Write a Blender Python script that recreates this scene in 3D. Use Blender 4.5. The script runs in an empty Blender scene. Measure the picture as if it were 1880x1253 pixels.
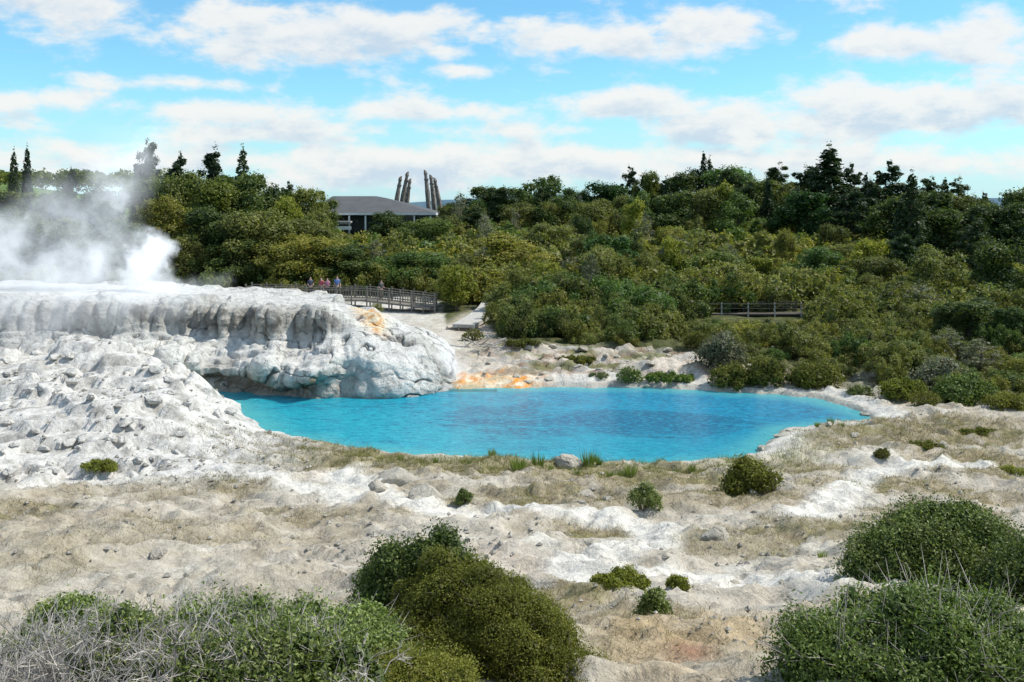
import bpy, bmesh, math, random
import numpy as np
from mathutils import Vector, Matrix
rng=np.random.default_rng(11); random.seed(11)
sc=bpy.context.scene; COL=sc.collection
CAMH=10.0; F=1828.0; HY=375.0; CX=940.0

# ---------------------------------------------------------------- noise
_p=np.random.default_rng(3).permutation(256).astype(np.int64)
_g=np.random.default_rng(4).normal(size=(256,3)); _g/=np.linalg.norm(_g,axis=1)[:,None]
def perlin(x,y,z=0.0):
    x=np.asarray(x,float); y=np.asarray(y,float); z=np.broadcast_to(np.asarray(z,float),x.shape)
    xi=np.floor(x).astype(np.int64); yi=np.floor(y).astype(np.int64); zi=np.floor(z).astype(np.int64)
    xf=x-xi; yf=y-yi; zf=z-zi
    u=xf*xf*(3-2*xf); v=yf*yf*(3-2*yf); w=zf*zf*(3-2*zf)
    out=0
    for a in (0,1):
        for b in (0,1):
            for c in (0,1):
                h=_p[(_p[(_p[(xi+a)&255]+yi+b)&255]+zi+c)&255]
                g=_g[h]
                d=g[...,0]*(xf-a)+g[...,1]*(yf-b)+g[...,2]*(zf-c)
                out=out+d*(u if a else 1-u)*(v if b else 1-v)*(w if c else 1-w)
    return out*1.5
def fbm(x,y,z=0.0,o=4,g=0.5,ridge=False,billow=False):
    s=0; a=1; t=0
    for i in range(o):
        k=2.03**i
        n=perlin(x*k+i*17.3,y*k+i*5.1,np.asarray(z)*k+i*9.7)
        if ridge: n=1-2*np.abs(n)
        if billow: n=2*np.abs(n)-.5
        s=s+a*n; t+=a; a*=g
    return s/t
def worley(x,y,seed=0):
    x=np.asarray(x,float); y=np.asarray(y,float)
    xi=np.floor(x).astype(np.int64); yi=np.floor(y).astype(np.int64)
    f1=np.full(x.shape,9.0); f2=np.full(x.shape,9.0)
    for a in (-1,0,1):
        for b in (-1,0,1):
            h=_p[(_p[(xi+a+seed)&255]+yi+b)&255]; h2=_p[(h+77)&255]
            d=np.hypot(xi+a+h/255.0-x, yi+b+h2/255.0-y)
            f2=np.minimum(f2,np.maximum(f1,d)); f1=np.minimum(f1,d)
    return f1,f2
def sst(a,b,x):
    t=np.clip((np.asarray(x,float)-a)/(b-a),0,1); return t*t*(3-2*t)
def step_(v,q,lo=.3,hi=.7):
    k=np.floor(v/q); return q*(k+sst(lo,hi,v/q-k))

# ---------------------------------------------------------------- terrain definition
def w0(px,py,z=0.0):
    Y=(CAMH-z)*F/(py-HY); return ((px-CX)/F*Y,Y)
pool_px=[(345,731),(400,738),(440,748),(462,772),(500,799),(560,808),(590,816),(660,829),(740,838),(830,845),(940,850),(1060,855),(1200,859),(1300,852),(1370,838),(1412,815),(1438,792),(1490,786),(1560,780),(1606,772),(1590,762),(1550,748),(1505,735),(1450,728),(1340,720),(1200,713),(1050,712),(950,712),(850,714),(800,712),(700,712),(600,714),(450,716),(350,720)]
pool=np.array([w0(*p) for p in pool_px])
def catmull(P,n,closed=True):
    P=np.asarray(P,float); m=len(P); out=[]
    rngi=range(m) if closed else range(m-1)
    for i in rngi:
        if closed: a,b,c,d=P[(i-1)%m],P[i],P[(i+1)%m],P[(i+2)%m]
        else: a,b,c,d=P[max(i-1,0)],P[i],P[i+1],P[min(i+2,m-1)]
        for k in range(n):
            t=k/n
            out.append(0.5*((2*b)+(-a+c)*t+(2*a-5*b+4*c-d)*t*t+(-a+3*b-3*c+d)*t**3))
    if not closed: out.append(P[-1])
    return np.array(out)
poolS=catmull(pool,3)
def poly_sd(x,y,P):
    d=np.full(np.shape(x),1e9); inside=np.zeros(np.shape(x),bool)
    for i in range(len(P)):
        a=P[i]; b=P[(i+1)%len(P)]; ab=b-a
        t=np.clip(((x-a[0])*ab[0]+(y-a[1])*ab[1])/(ab@ab+1e-12),0,1)
        d=np.minimum(d,(x-a[0]-t*ab[0])**2+(y-a[1]-t*ab[1])**2)
        c=((a[1]>y)!=(b[1]>y))
        with np.errstate(divide='ignore',invalid='ignore'):
            xx=(b[0]-a[0])*(y-a[1])/(b[1]-a[1]+1e-15)+a[0]
        inside^= c&(x<xx)
    d=np.sqrt(d); return np.where(inside,-d,d)
def pool_sd(x,y):
    far=(x<-30)|(x>30)|(y<28)|(y>66)
    out=np.full(np.shape(x),12.0); m=~far
    if m.any():
        xm=np.asarray(x)[m]; ym=np.asarray(y)[m]
        s=poly_sd(xm,ym,poolS)+fbm(xm*.7,ym*.7,3.3,5,.6)*.9
        out[m]=np.minimum(s,12)
    return out
terr_path=np.array([(-75,44),(-45,48),(-30,50.5),(-22,52),(-17,52.6),(-14.5,51.9),(-12,51.6),(-10.3,50.6),(-8.6,50.9),(-7,50.9),(-5,51.6),(-3.6,53),(-3.0,55),(-3.6,58.5),(-5.5,63),(-9,67),(-14,69),(-30,71),(-75,72)],float)
terrS=catmull(terr_path,4,closed=False)
YP=[-3000,-20,0,5,8,12,16,20,25,30,35,38.5,45,52,58,66,72,85,96,110,130,150,200,320,600,1500,6000]
ZP=[8.6,8.6,8.2,6.7,5.6,4.4,3.4,2.6,1.7,.95,.38,.2,.2,.2,.35,.5,.75,1.0,1.7,3.0,4.6,6.0,6.6,6.5,4,0,-10]
def H(x,y,detail=True):
    x=np.atleast_1d(np.asarray(x,float)); y=np.atleast_1d(np.asarray(y,float))
    z=np.interp(y,YP,ZP)
    sd=pool_sd(x,y)
    near=1-sst(60,75,y)
    lowbank=sst(34,30,y)
    z=z+fbm(x*.16,y*.16,1.0,3)*(.45+.45*lowbank)*sst(.3,5,sd)*sst(4,12,y)*(1-.35*near)
    z=z+sst(17,40,x)*sst(30,44,y)*(1-sst(60,75,y))*1.3
    zl=np.interp(y,[30,34,38,42,47,51,55,80],[.45,.8,1.3,1.75,2.2,2.45,2.6,1.5])
    wl=sst(-8,-15,x)*sst(30,35,y)*(1-sst(54,60,y))
    bank=sst(-.1,3.2,sd)
    wxx=x+fbm(x*.35,y*.35,4,3)*1.6; wyy=y+fbm(x*.35,y*.35,9,3)*1.6
    big=fbm(wxx*.21,wyy*.28,6.6,4,billow=True); jag=fbm(wxx*.5,wyy*.66,2.2,6,.55,ridge=True)
    rel=zl+big*1.15+jag*.36-.2
    rel=rel*.3+.7*(step_(rel+fbm(x*.6,y*.6,3,4,.6)*.45,.46,.05,.28))
    z=z*(1-wl)+wl*rel
    ws=sst(53,55,y)*(1-sst(66,72,y))*sst(-4,0,x)
    sv=fbm(x*.16,y*.55,8,5)*1.3
    z=z+ws*(step_(sv,.26,.03,.15)*.9)
    z=np.where(sd<0,-.05-.9*sst(0,1.2,-sd),.05+ (z-.05)*bank + .16*sst(0,.3,sd)*(1-bank))
    if detail:
        dm=sst(.2,1.5,sd)*near*sst(3,9,y)
        fg=(1-wl)*near
        z=z+fbm(x*.9,y*.9,5.5,4)*.055*dm
        v=fbm(x*.2+5,y*.28,3.3,5,.52)
        z=z+(step_(v,.18,.08,.2)-v)*.85*dm*fg*sst(8,12,y)
        z=z+fbm(x*3.2,y*3.2,6.5,3)*.018*dm
        z=z+np.maximum(fbm(x*.45,y*.6,12.5,5,ridge=True)-.44,0)*.65*dm*fg
    inb=(y>46)&(x<0)&(x>-75)
    if inb.any():
        ts=np.full(x.shape,-5.0); P=np.vstack([terrS,[(-75,72)]])
        ts[inb]=-poly_sd(x[inb],y[inb],terrS)
        w=sst(.4,1.8,ts); z=z*(1-w)+np.minimum(z,.6)*w
    return z
def h1(x,y): return float(H(np.array([x]),np.array([y]))[0])
_Ys=np.geomspace(7,260,1800)
def gp(px,py):
    u=(px-CX)/F; v=(py-HY)/F
    z=H(u*_Ys,_Ys,False); hit=np.where(z>=CAMH-v*_Ys)[0]
    Y=_Ys[hit[0]] if len(hit) else 200.0
    return u*Y,Y
# ---------------------------------------------------------------- mesh helpers
def mesh_arrays(name,V,Fq,attrs=None,smooth=False,n=4):
    me=bpy.data.meshes.new(name)
    V=np.asarray(V,np.float32); Fq=np.asarray(Fq,np.int32)
    me.vertices.add(len(V)); me.vertices.foreach_set("co",V.ravel())
    me.loops.add(Fq.size); me.loops.foreach_set("vertex_index",Fq.ravel())
    me.polygons.add(len(Fq)); me.polygons.foreach_set("loop_start",np.arange(0,Fq.size,Fq.shape[1],dtype=np.int32))
    me.update(calc_edges=True); me.validate()
    if attrs:
        for k,a in attrs.items():
            at=me.attributes.new(k,"FLOAT_COLOR","POINT")
            a=np.asarray(a,np.float32)
            if a.shape[1]==3: a=np.hstack([a,np.ones((len(a),1),np.float32)])
            at.data.foreach_set("color",a.ravel())
    me.polygons.foreach_set("use_smooth",np.full(len(Fq),smooth))
    return me
class MB:
    def __init__(s): s.v=[]; s.f=[]
    def box(s,c,d,rz=0.0,top=1.0):
        cx,cy,cz=c; dx,dy,dz=[q/2 for q in d]; b=len(s.v); ca,sa=math.cos(rz),math.sin(rz)
        for zz in(-dz,dz):
            k=top if zz>0 else 1
            for xx,yy in((-dx,-dy),(dx,-dy),(dx,dy),(-dx,dy)):
                xx*=k; yy*=k
                s.v.append((cx+xx*ca-yy*sa,cy+xx*sa+yy*ca,cz+zz))
        for f in((0,3,2,1),(4,5,6,7),(0,1,5,4),(1,2,6,5),(2,3,7,6),(3,0,4,7)): s.f.append([b+i for i in f])
    def tube(s,pts,rad,k=6,cap=True):
        b=len(s.v); pts=[Vector(p) for p in pts]
        for i,p in enumerate(pts):
            d=(pts[min(i+1,len(pts)-1)]-pts[max(i-1,0)])
            if d.length<1e-6: d=Vector((0,0,1))
            d.normalize(); a=d.orthogonal().normalized() if abs(d.x)>.9 else d.cross(Vector((1,0,0))).normalized(); c=d.cross(a)
            for j in range(k):
                t=2*math.pi*j/k; q=p+(a*math.cos(t)+c*math.sin(t))*rad[i]; s.v.append(tuple(q))
        for i in range(len(pts)-1):
            for j in range(k):
                s.f.append([b+i*k+j,b+i*k+(j+1)%k,b+(i+1)*k+(j+1)%k,b+(i+1)*k+j])
        if cap: s.f.append([b+(len(pts)-1)*k+j for j in range(k)]); s.f.append([b+j for j in reversed(range(k))])
    def mesh(s,name,smooth=False):
        me=bpy.data.meshes.new(name); me.from_pydata(s.v,[],s.f); me.update()
        if smooth:
            for p in me.polygons: p.use_smooth=True
        return me
def add(name,me,mat=None,parent=None,loc=None,**kw):
    o=bpy.data.objects.new(name,me); COL.objects.link(o)
    if mat is not None and me is not None and len(me.materials)==0: me.materials.append(mat)
    if parent: o.parent=parent
    if loc is not None: o.location=loc
    for k,v in kw.items(): o[k]=v
    return o
# ---------------------------------------------------------------- node helpers
class NT:
    def __init__(s,t): s.t=t; s.n=t.nodes; s.l=t.links
    def new(s,k,**kw):
        n=s.n.new(k)
        for a,b in kw.items(): setattr(n,a,b)
        return n
    def put(s,sock,v):
        if isinstance(v,bpy.types.NodeSocket): s.l.new(v,sock)
        elif v is not None:
            if hasattr(sock.default_value,'__len__') and not hasattr(v,'__len__'): sock.default_value=[v]*len(sock.default_value)
            elif hasattr(v,'__len__') and len(sock.default_value)==4 and len(v)==3: sock.default_value=(*v,1)
            else: sock.default_value=v
    def m(s,op,a,b=None,c=None,clamp=False):
        n=s.new('ShaderNodeMath',operation=op,use_clamp=clamp); s.put(n.inputs[0],a)
        if b is not None: s.put(n.inputs[1],b)
        if c is not None: s.put(n.inputs[2],c)
        return n.outputs[0]
    def vm(s,op,a,b=None):
        n=s.new('ShaderNodeVectorMath',operation=op); s.put(n.inputs[0],a)
        if b is not None: s.put(n.inputs[1],b)
        return n.outputs['Value'] if op in('LENGTH','DISTANCE','DOT_PRODUCT') else n.outputs[0]
    def noise(s,vec,scale,detail=4,rough=.55,dist=0.0,col=False):
        n=s.new('ShaderNodeTexNoise'); s.put(n.inputs['Vector'],vec); s.put(n.inputs['Scale'],scale); s.put(n.inputs['Detail'],detail); s.put(n.inputs['Roughness'],rough); s.put(n.inputs['Distortion'],dist)
        return n.outputs['Color' if col else 'Fac']
    def ss(s,x,a,b,c=0.,d=1.):
        n=s.new('ShaderNodeMapRange',interpolation_type='SMOOTHSTEP'); s.put(n.inputs[0],x); s.put(n.inputs[1],a); s.put(n.inputs[2],b); s.put(n.inputs[3],c); s.put(n.inputs[4],d); return n.outputs[0]
    def mix(s,f,a,b,bt='MIX'):
        n=s.new('ShaderNodeMix',data_type='RGBA',blend_type=bt); s.put(n.inputs[0],f); s.put(n.inputs[6],a); s.put(n.inputs[7],b); return n.outputs[2]
    def bump(s,h,st,d):
        n=s.new('ShaderNodeBump'); s.put(n.inputs['Strength'],st); s.put(n.inputs['Distance'],d); s.put(n.inputs['Height'],h); return n.outputs[0]
def mat_new(name):
    m=bpy.data.materials.new(name); m.use_nodes=True; t=NT(m.node_tree); b=t.n['Principled BSDF']; return m,t,b
def simple_mat(name,col,rough=.7,var=.25,scale=3.0,bump=0.0,metal=0.0):
    m,t,b=mat_new(name); g=t.new('ShaderNodeNewGeometry').outputs['Position']
    n=t.noise(g,scale,5,.6)
    f=t.ss(n,.3,.7,1-var,1+var)
    c=t.mix(1.0,col,(1,1,1),'MULTIPLY'); c=t.vm('SCALE',c); 
    t.l.new(f,c.node.inputs['Scale'])
    t.put(b.inputs['Base Color'],c); b.inputs['Roughness'].default_value=rough; b.inputs['Metallic'].default_value=metal
    if bump: t.put(b.inputs['Normal'],t.bump(n,.6,bump))
    return m
def foliage_mat(name,c0,c1,c2,trans=.25,hue=1.0,spec=.25):
    m,t,b=mat_new(name)
    a=t.new('ShaderNodeAttribute',attribute_name='tint'); sep=t.new('ShaderNodeSeparateColor'); t.l.new(a.outputs['Color'],sep.inputs[0])
    oi=t.new('ShaderNodeObjectInfo').outputs['Random']
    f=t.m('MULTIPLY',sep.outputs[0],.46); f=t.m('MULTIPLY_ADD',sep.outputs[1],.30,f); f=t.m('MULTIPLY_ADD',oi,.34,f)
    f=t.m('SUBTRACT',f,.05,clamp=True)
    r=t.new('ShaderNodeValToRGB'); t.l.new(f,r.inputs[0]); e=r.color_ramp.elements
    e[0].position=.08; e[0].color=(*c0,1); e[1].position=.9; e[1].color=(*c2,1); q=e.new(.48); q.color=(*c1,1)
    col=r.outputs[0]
    if hue:
        h=t.m('FRACT',t.m('MULTIPLY_ADD',oi,7.31,sep.outputs[2]))
        col=t.mix(t.m('MULTIPLY',t.ss(h,.55,.98),hue),col,t.mix(1.0,col,(1.35,1.2,.85),'MULTIPLY'))
        col=t.mix(t.m('MULTIPLY',t.ss(h,.36,.05),hue),col,t.mix(1.0,col,(.55,.85,.75),'MULTIPLY'))
    t.put(b.inputs['Base Color'],col); b.inputs['Roughness'].default_value=.55; b.inputs['Specular IOR Level'].default_value=spec
    tr=t.new('ShaderNodeBsdfTranslucent'); tc=t.mix(1.0,col,(1.3,1.5,.6),'MULTIPLY'); t.put(tr.inputs[0],tc)
    mx=t.new('ShaderNodeMixShader'); mx.inputs[0].default_value=trans; t.l.new(b.outputs[0],mx.inputs[1]); t.l.new(tr.outputs[0],mx.inputs[2])
    t.l.new(mx.outputs[0],t.n['Material Output'].inputs[0]); return m
M_scrub=foliage_mat('scrub_foliage',(.056,.066,.019),(.168,.178,.050),(.32,.31,.10),.32)
M_dark=foliage_mat('dark_foliage',(.020,.041,.013),(.078,.108,.028),(.20,.23,.07),.3)
M_conif=foliage_mat('conifer_foliage',(.012,.028,.011),(.040,.064,.021),(.10,.125,.045),.24,.5)
M_yel=foliage_mat('yellow_foliage',(.09,.11,.015),(.23,.24,.03),(.40,.38,.06),.25,0)
M_fg=foliage_mat('shrub_leaf',(.032,.055,.012),(.125,.165,.036),(.32,.36,.115),.22,0,.3)
M_fgb=foliage_mat('bright_shrub_leaf',(.042,.070,.015),(.150,.205,.048),(.34,.40,.14),.25,0,.25)
M_fgo=foliage_mat('olive_shrub_leaf',(.050,.056,.010),(.150,.155,.028),(.30,.295,.065),.28,0,.15)
M_greyf=foliage_mat('grey_foliage',(.10,.105,.06),(.20,.20,.12),(.34,.33,.24),.2,0)
M_sedge=foliage_mat('sedge_blade',(.08,.12,.02),(.15,.21,.04),(.28,.32,.08),.25,0)
M_dry=foliage_mat('dry_grass_blade',(.15,.12,.065),(.28,.23,.135),(.43,.37,.24),.2,0,.1)
M_ggr=foliage_mat('green_grass_blade',(.10,.11,.028),(.20,.20,.06),(.36,.33,.14),.25,0,.1)
M_bark=simple_mat('bark',(.13,.10,.075),.9,.35,6,.03)
M_twig=simple_mat('dead_twig',(.40,.37,.33),.9,.3,9)
M_wood=simple_mat('weathered_timber',(.19,.17,.14),.85,.3,5,.01)
M_woodd=simple_mat('dark_timber',(.08,.07,.055),.85,.3,5,.01)
M_conc=simple_mat('pale_concrete',(.46,.44,.40),.9,.12,4,.01)
M_white=simple_mat('white_paint',(.72,.72,.70),.6,.08,3)
M_roof=simple_mat('grey_metal_roof',(.085,.088,.09),.8,.12,.6)
M_glass=simple_mat('dark_glazing',(.03,.04,.045),.12,.2,2)

# ---------------------------------------------------------------- ground patches / colours
patches=[(540,838,180,34,1.2),(660,850,140,24,1.15),(880,868,260,28,1.3),(1130,880,240,30,1.25),(1270,890,160,30,1.15),(1090,985,85,36,1.2),(1150,1170,160,110,1),(1060,1120,80,80,1),(1700,800,220,34,1.2),(1560,785,90,14,1.0),(1650,905,220,32,1.15),(1830,860,160,38,1.15),(1480,990,180,46,1.0),(60,950,140,44,.95),(450,900,110,32,1.),(270,905,190,26,.65),(1330,1010,180,42,.9),(350,1000,230,54,.65),(1300,1180,130,70,.7),(1700,960,190,36,.9),(200,1010,180,34,.65),(560,960,170,38,.7),(980,920,190,28,1.0),(1350,930,180,30,1.0),(1500,870,130,20,.9),(80,1060,140,50,.6),(1780,1010,140,40,.7)]
patchW=[]
for (a,b_,c,d,w) in patches:
    X,Y=gp(a,b_); zz=h1(X,Y); patchW.append((X,Y,c/F*Y,d*Y*Y/(F*(CAMH-zz)),w))
def drymask(x,y):
    m=np.zeros(np.shape(x)); n=fbm(x*.8,y*.8,9.1,5,.6)
    for X,Y,rx,ry,w in patchW:
        e=1-np.sqrt(((x-X)/rx)**2+((y-Y)/ry)**2)
        m=np.maximum(m,sst(-.35,.55,e+n*1.1)*w)
    return m
pathpx=[(620,880),(760,935),(930,950),(1130,965),(1200,985),(1190,1010),(1060,1050),(1090,1070),(1300,1075),(1480,1082),(1560,1100)]
pathW=catmull([gp(*p) for p in pathpx],5,False)
path2=catmull([gp(*p) for p in [(1480,960),(1560,905),(1620,870),(1760,860),(1880,880)]],5,False)
path3=catmull([gp(*p) for p in [(60,890),(250,880),(420,868),(560,900),(640,925)]],5,False)
def pathmask(x,y):
    d=np.full(np.shape(x),1e9)
    for W_ in (pathW,path2,path3):
        for i in range(len(W_)-1):
            a=W_[i]; ab=W_[i+1]-a
            t=np.clip(((x-a[0])*ab[0]+(y-a[1])*ab[1])/(ab@ab+1e-9),0,1)
            d=np.minimum(d,np.hypot(x-a[0]-t*ab[0],y-a[1]-t*ab[1]))
    return 1-sst(.3,.95,d+fbm(x,y,2,3)*.35)
def forest_front(px):
    return np.interp(px,[0,800,820,870,925,1100,1270,1300,1360,1500,1600,1680,1880,2300],[92,92,78,84,66,64.5,63.5,61,57.5,56,53.5,50.5,46.5,44])
def shoreband(x,y):
    sd=pool_sd(x,y)
    return sst(.5,1.3,sd)*(1-sst(2.0,4.4,sd+fbm(x*.5,y*.5,6,3)*2.2))*sst(44,40,y)*sst(-9.5,-7,x)*(1-.6*sst(8,12,x))
def ground_color(x,y,z):
    one=np.ones_like(x)
    C=lambda r,g,b: np.stack([one*r,one*g,one*b],-1)
    def mx(A,B,f): return A*(1-f[...,None])+B*f[...,None]
    n1=fbm(x*.35,y*.35,1.7,4); n2=fbm(x*1.6,y*1.6,4.1,4); n3=fbm(x*5,y*5,2.1,3); n4=fbm(x*.12,y*.12,21,3)
    c=C(.48,.435,.36)
    c=mx(c,C(.60,.57,.50),sst(-.0,.4,n1+n2*.5))
    c=mx(c,C(.35,.30,.22),sst(.06,.42,-n1+n2*.6)*.8)
    c=mx(c,C(.50,.40,.305),sst(.12,.45,fbm(x*.22,y*.22,8.8,3))*.5)
    c=mx(c,C(.32,.275,.19),sst(0,.35,n4+n3*.3)*.5)
    dm=drymask(x,y); 
    c=mx(c,mx(C(.21,.17,.10),C(.34,.29,.19),sst(-.3,.3,n3)),np.clip(dm*sst(-.7,.1,n2+n3*.4)*.95,0,1))
    gm=sst(.5,1,dm)*sst(.0,.3,fbm(x*.9,y*.9,3.9,3))
    c=mx(c,C(.18,.175,.06),gm*.5)
    c=mx(c,mx(C(.28,.25,.14),C(.17,.18,.06),sst(-.1,.25,fbm(x*.9,y*1.2,3,3))),shoreband(x,y)*sst(-.4,.1,n2+n3*.3)*.75)
    pm=pathmask(x,y); c=mx(c,C(.66,.635,.575),pm*.9)
    c=mx(c,C(.52,.39,.23),sst(17,13,y)*sst(.5,2,x)*sst(-.15,.3,n1)*.65)
    c=mx(c,C(.26,.11,.07),np.exp(-((x-2.25)/.28)**2-((y-12.6)/.25)**2)*.7)
    wl=sst(-6,-11,x)*sst(31,35,y)
    jag=fbm((x+fbm(x*.35,y*.35,4,3)*1.6)*.5,(y+fbm(x*.35,y*.35,9,3)*1.6)*.66,2.2,6,.55,ridge=True)
    s=mx(C(.61,.59,.55),C(.34,.325,.295),sst(-.05,.35,fbm(x*.9,y*.9,6.1,4,ridge=True)*.4+n2*.8-.2))
    s=mx(s,C(.18,.17,.15),sst(.22,-.1,jag)*.8)  # low spots of the relief painted darker, crevice shade in the colour
    c=mx(c,s,wl)
    ws=sst(53,55,y)*sst(-4,0,x)
    s=mx(C(.55,.49,.41),C(.28,.20,.145),sst(-.08,.2,fbm(x*.4,y*.9,5.9,5)))
    s=mx(s,C(.36,.35,.32),sst(.0,.3,fbm(x*.6,y*1.2,25.9,4)))
    s=mx(s,C(.15,.155,.06),sst(-.02,.2,fbm(x*.35,y*.6,15.9,4))*.85*sst(55,57.5,y))
    c=mx(c,s,ws)
    sd=pool_sd(x,y)
    ox=sst(-5.5,-4,x)*(1-sst(.8,2.8,x+fbm(x,y,1,2)*1.2))*sst(52.5,53.5,y)*(1-sst(55.3,56.6,y+fbm(x*.7,y*1.8,11,3)*1.6))
    oc=mx(C(.66,.27,.045),C(.72,.62,.46),sst(-.12,.16,fbm(x*1.3,y*3.6,31,5,.65)))
    oc=mx(oc,C(.52,.42,.27),sst(.0,.25,fbm(x*.7,y*1.6,41,5)))
    c=mx(c,oc,ox)
    rim=(1-sst(0,.5,np.abs(sd-.1)))*(sst(30,32,y))
    c=mx(c,C(.40,.42,.39),rim*.5*(1-ox))
    rim2=sst(.25,.5,sd)*(1-sst(.9,1.8,sd+n2*.8))*np.maximum(sst(44,47,y),sst(8,10,x)*sst(33,35,y))
    c=mx(c,C(.62,.60,.55),rim2*.75*(1-ox))
    with np.errstate(divide='ignore'):
        px=CX+F*x/np.maximum(y,1)
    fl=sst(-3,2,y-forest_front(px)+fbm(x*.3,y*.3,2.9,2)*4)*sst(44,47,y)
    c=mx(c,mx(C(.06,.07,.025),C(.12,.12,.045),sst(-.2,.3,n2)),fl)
    far=sst(250,420,y); c=mx(c,C(.08,.12,.045),far)
    return c
xs=np.concatenate([-np.geomspace(6000,42,30),np.arange(-40,-26,.4),np.arange(-26,26,.14),np.arange(26,42,.45),np.geomspace(42,6000,30)])
ys=[-400,-100,-30,-8,0,3]; y=5.0
while y<80: ys.append(y); y+=max(.06,y*.0036)
while y<6000: ys.append(y); y*=1.045
ys=np.array(ys)
GX,GY=np.meshgrid(xs,ys); gx=GX.ravel(); gy=GY.ravel(); gz=H(gx,gy)
gc=ground_color(gx,gy,gz)
nx,ny=len(xs),len(ys); idx=np.arange(nx*ny).reshape(ny,nx)
Fq=np.stack([idx[:-1,:-1],idx[:-1,1:],idx[1:,1:],idx[1:,:-1]],-1).reshape(-1,4)
def rock_shader(name,bscale=1.0,dist=.13,crk=.04):
    m,t,b=mat_new(name)
    a=t.new('ShaderNodeAttribute',attribute_name='tint').outputs['Color']
    p=t.new('ShaderNodeNewGeometry').outputs['Position']
    n1=t.noise(p,2.2*bscale,8,.62,.6); n2=t.noise(p,9*bscale,6,.7,.3); n3=t.noise(p,38*bscale,4,.7)
    vo=t.new('ShaderNodeTexVoronoi',feature='DISTANCE_TO_EDGE'); t.put(vo.inputs['Vector'],t.vm('ADD',p,t.vm('SCALE',t.noise(p,1.1,4,.65,col=True))))
    vo.inputs['Scale'].default_value=.7*bscale
    crack=t.m('MAXIMUM',t.ss(vo.outputs['Distance'],0.0,.03),t.ss(n1,.45,.55))
    f=t.m('ADD',t.m('MULTIPLY',t.m('SUBTRACT',n1,.5),.8),t.m('MULTIPLY',t.m('SUBTRACT',n2,.5),1.1))
    f=t.m('ADD',f,t.m('MULTIPLY',t.m('SUBTRACT',n3,.5),1.0)); f=t.m('ADD',f,1.0)
    f=t.m('MULTIPLY',f,t.m('MULTIPLY_ADD',crack,.3,.7))
    c=t.vm('SCALE',a); t.l.new(f,c.node.inputs['Scale'])
    t.put(b.inputs['Base Color'],c); b.inputs['Roughness'].default_value=.93; b.inputs['Specular IOR Level'].default_value=.2
    h=t.m('ADD',t.m('MULTIPLY',n1,1.0),t.m('MULTIPLY',n2,.35)); h=t.m('MULTIPLY_ADD',n3,.10,h); h=t.m('MULTIPLY_ADD',crack,crk,h)
    t.put(b.inputs['Normal'],t.bump(h,1.0,dist/bscale)); return m
M_ground=rock_shader('sinter_ground',1.0,.12)
M_rock=rock_shader('sinter_rock',1.0,.22,.2)
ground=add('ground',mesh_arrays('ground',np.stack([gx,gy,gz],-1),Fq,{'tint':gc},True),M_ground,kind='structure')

# ---------------------------------------------------------------- water
wx=np.arange(-24,24,.25); wy=np.arange(35,58,.25); WX,WY=np.meshgrid(wx,wy); s=pool_sd(WX.ravel(),WY.ravel())
idx=np.arange(len(wx)*len(wy)).reshape(len(wy),len(wx))
Q=np.stack([idx[:-1,:-1],idx[:-1,1:],idx[1:,1:],idx[1:,:-1]],-1).reshape(-1,4)
Q=Q[(s[Q].min(1)<.5)]
used,inv=np.unique(Q,return_inverse=True); Q=inv.reshape(-1,4)
WV=np.stack([WX.ravel(),WY.ravel(),0*WX.ravel()],-1)[used]
sh=np.clip(-s[used]/5,0,1)
m,t,b=mat_new('pool_water')
p=t.new('ShaderNodeNewGeometry').outputs['Position']; a=t.new('ShaderNodeAttribute',attribute_name='tint').outputs['Color']
sp=t.new('ShaderNodeSeparateXYZ'); t.l.new(p,sp.inputs[0]); sc1=t.new('ShaderNodeSeparateColor'); t.l.new(a,sc1.inputs[0])
n=t.noise(t.vm('MULTIPLY',p,(.12,.25,0)),1.0,8,.68,.8); nn=t.noise(t.vm('MULTIPLY',p,(.9,3.2,0)),1.4,6,.8,.3); nf=t.noise(t.vm('MULTIPLY',p,(1.8,6.,0)),1.5,4,.8,.2)
dx=t.m('MULTIPLY',t.m('SUBTRACT',sp.outputs[0],3.5),.10); dy=t.m('MULTIPLY',t.m('SUBTRACT',sp.outputs[1],46.0),.24)
deep=t.m('SUBTRACT',1.0,t.m('SQRT',t.m('ADD',t.m('MULTIPLY',dx,dx),t.m('MULTIPLY',dy,dy))),clamp=True)
c=t.mix(t.ss(t.m('ADD',sp.outputs[0],t.m('SUBTRACT',sp.outputs[1],45.0)),-10,16),(.014,.50,.63),(.006,.30,.54))
c=t.mix(t.m('MULTIPLY',t.ss(t.m('MULTIPLY_ADD',deep,.22,n),.50,.68),.82),c,(.006,.14,.31))
c=t.mix(t.m('MULTIPLY',t.ss(nn,.44,.60),.6),c,(.005,.19,.38))
c=t.mix(t.m('MULTIPLY',t.ss(nf,.50,.62),.6),c,(.05,.62,.77))
c=t.mix(t.ss(sc1.outputs[0],0,.40,.8,0),c,(.12,.58,.60))
t.put(b.inputs['Base Color'],c); b.inputs['Roughness'].default_value=.16; b.inputs['IOR'].default_value=1.33; b.inputs['Specular IOR Level'].default_value=.4
rip=t.m('ADD',t.noise(t.vm('MULTIPLY',p,(1.6,4.6,1)),1.3,4,.6,.5),t.m('MULTIPLY',nf,.6))
t.put(b.inputs['Normal'],t.bump(rip,1.0,.22))
add('pool_water',mesh_arrays('pool_water',WV,Q,{'tint':np.stack([sh]*3,-1)},True),m,kind='structure')

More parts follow.
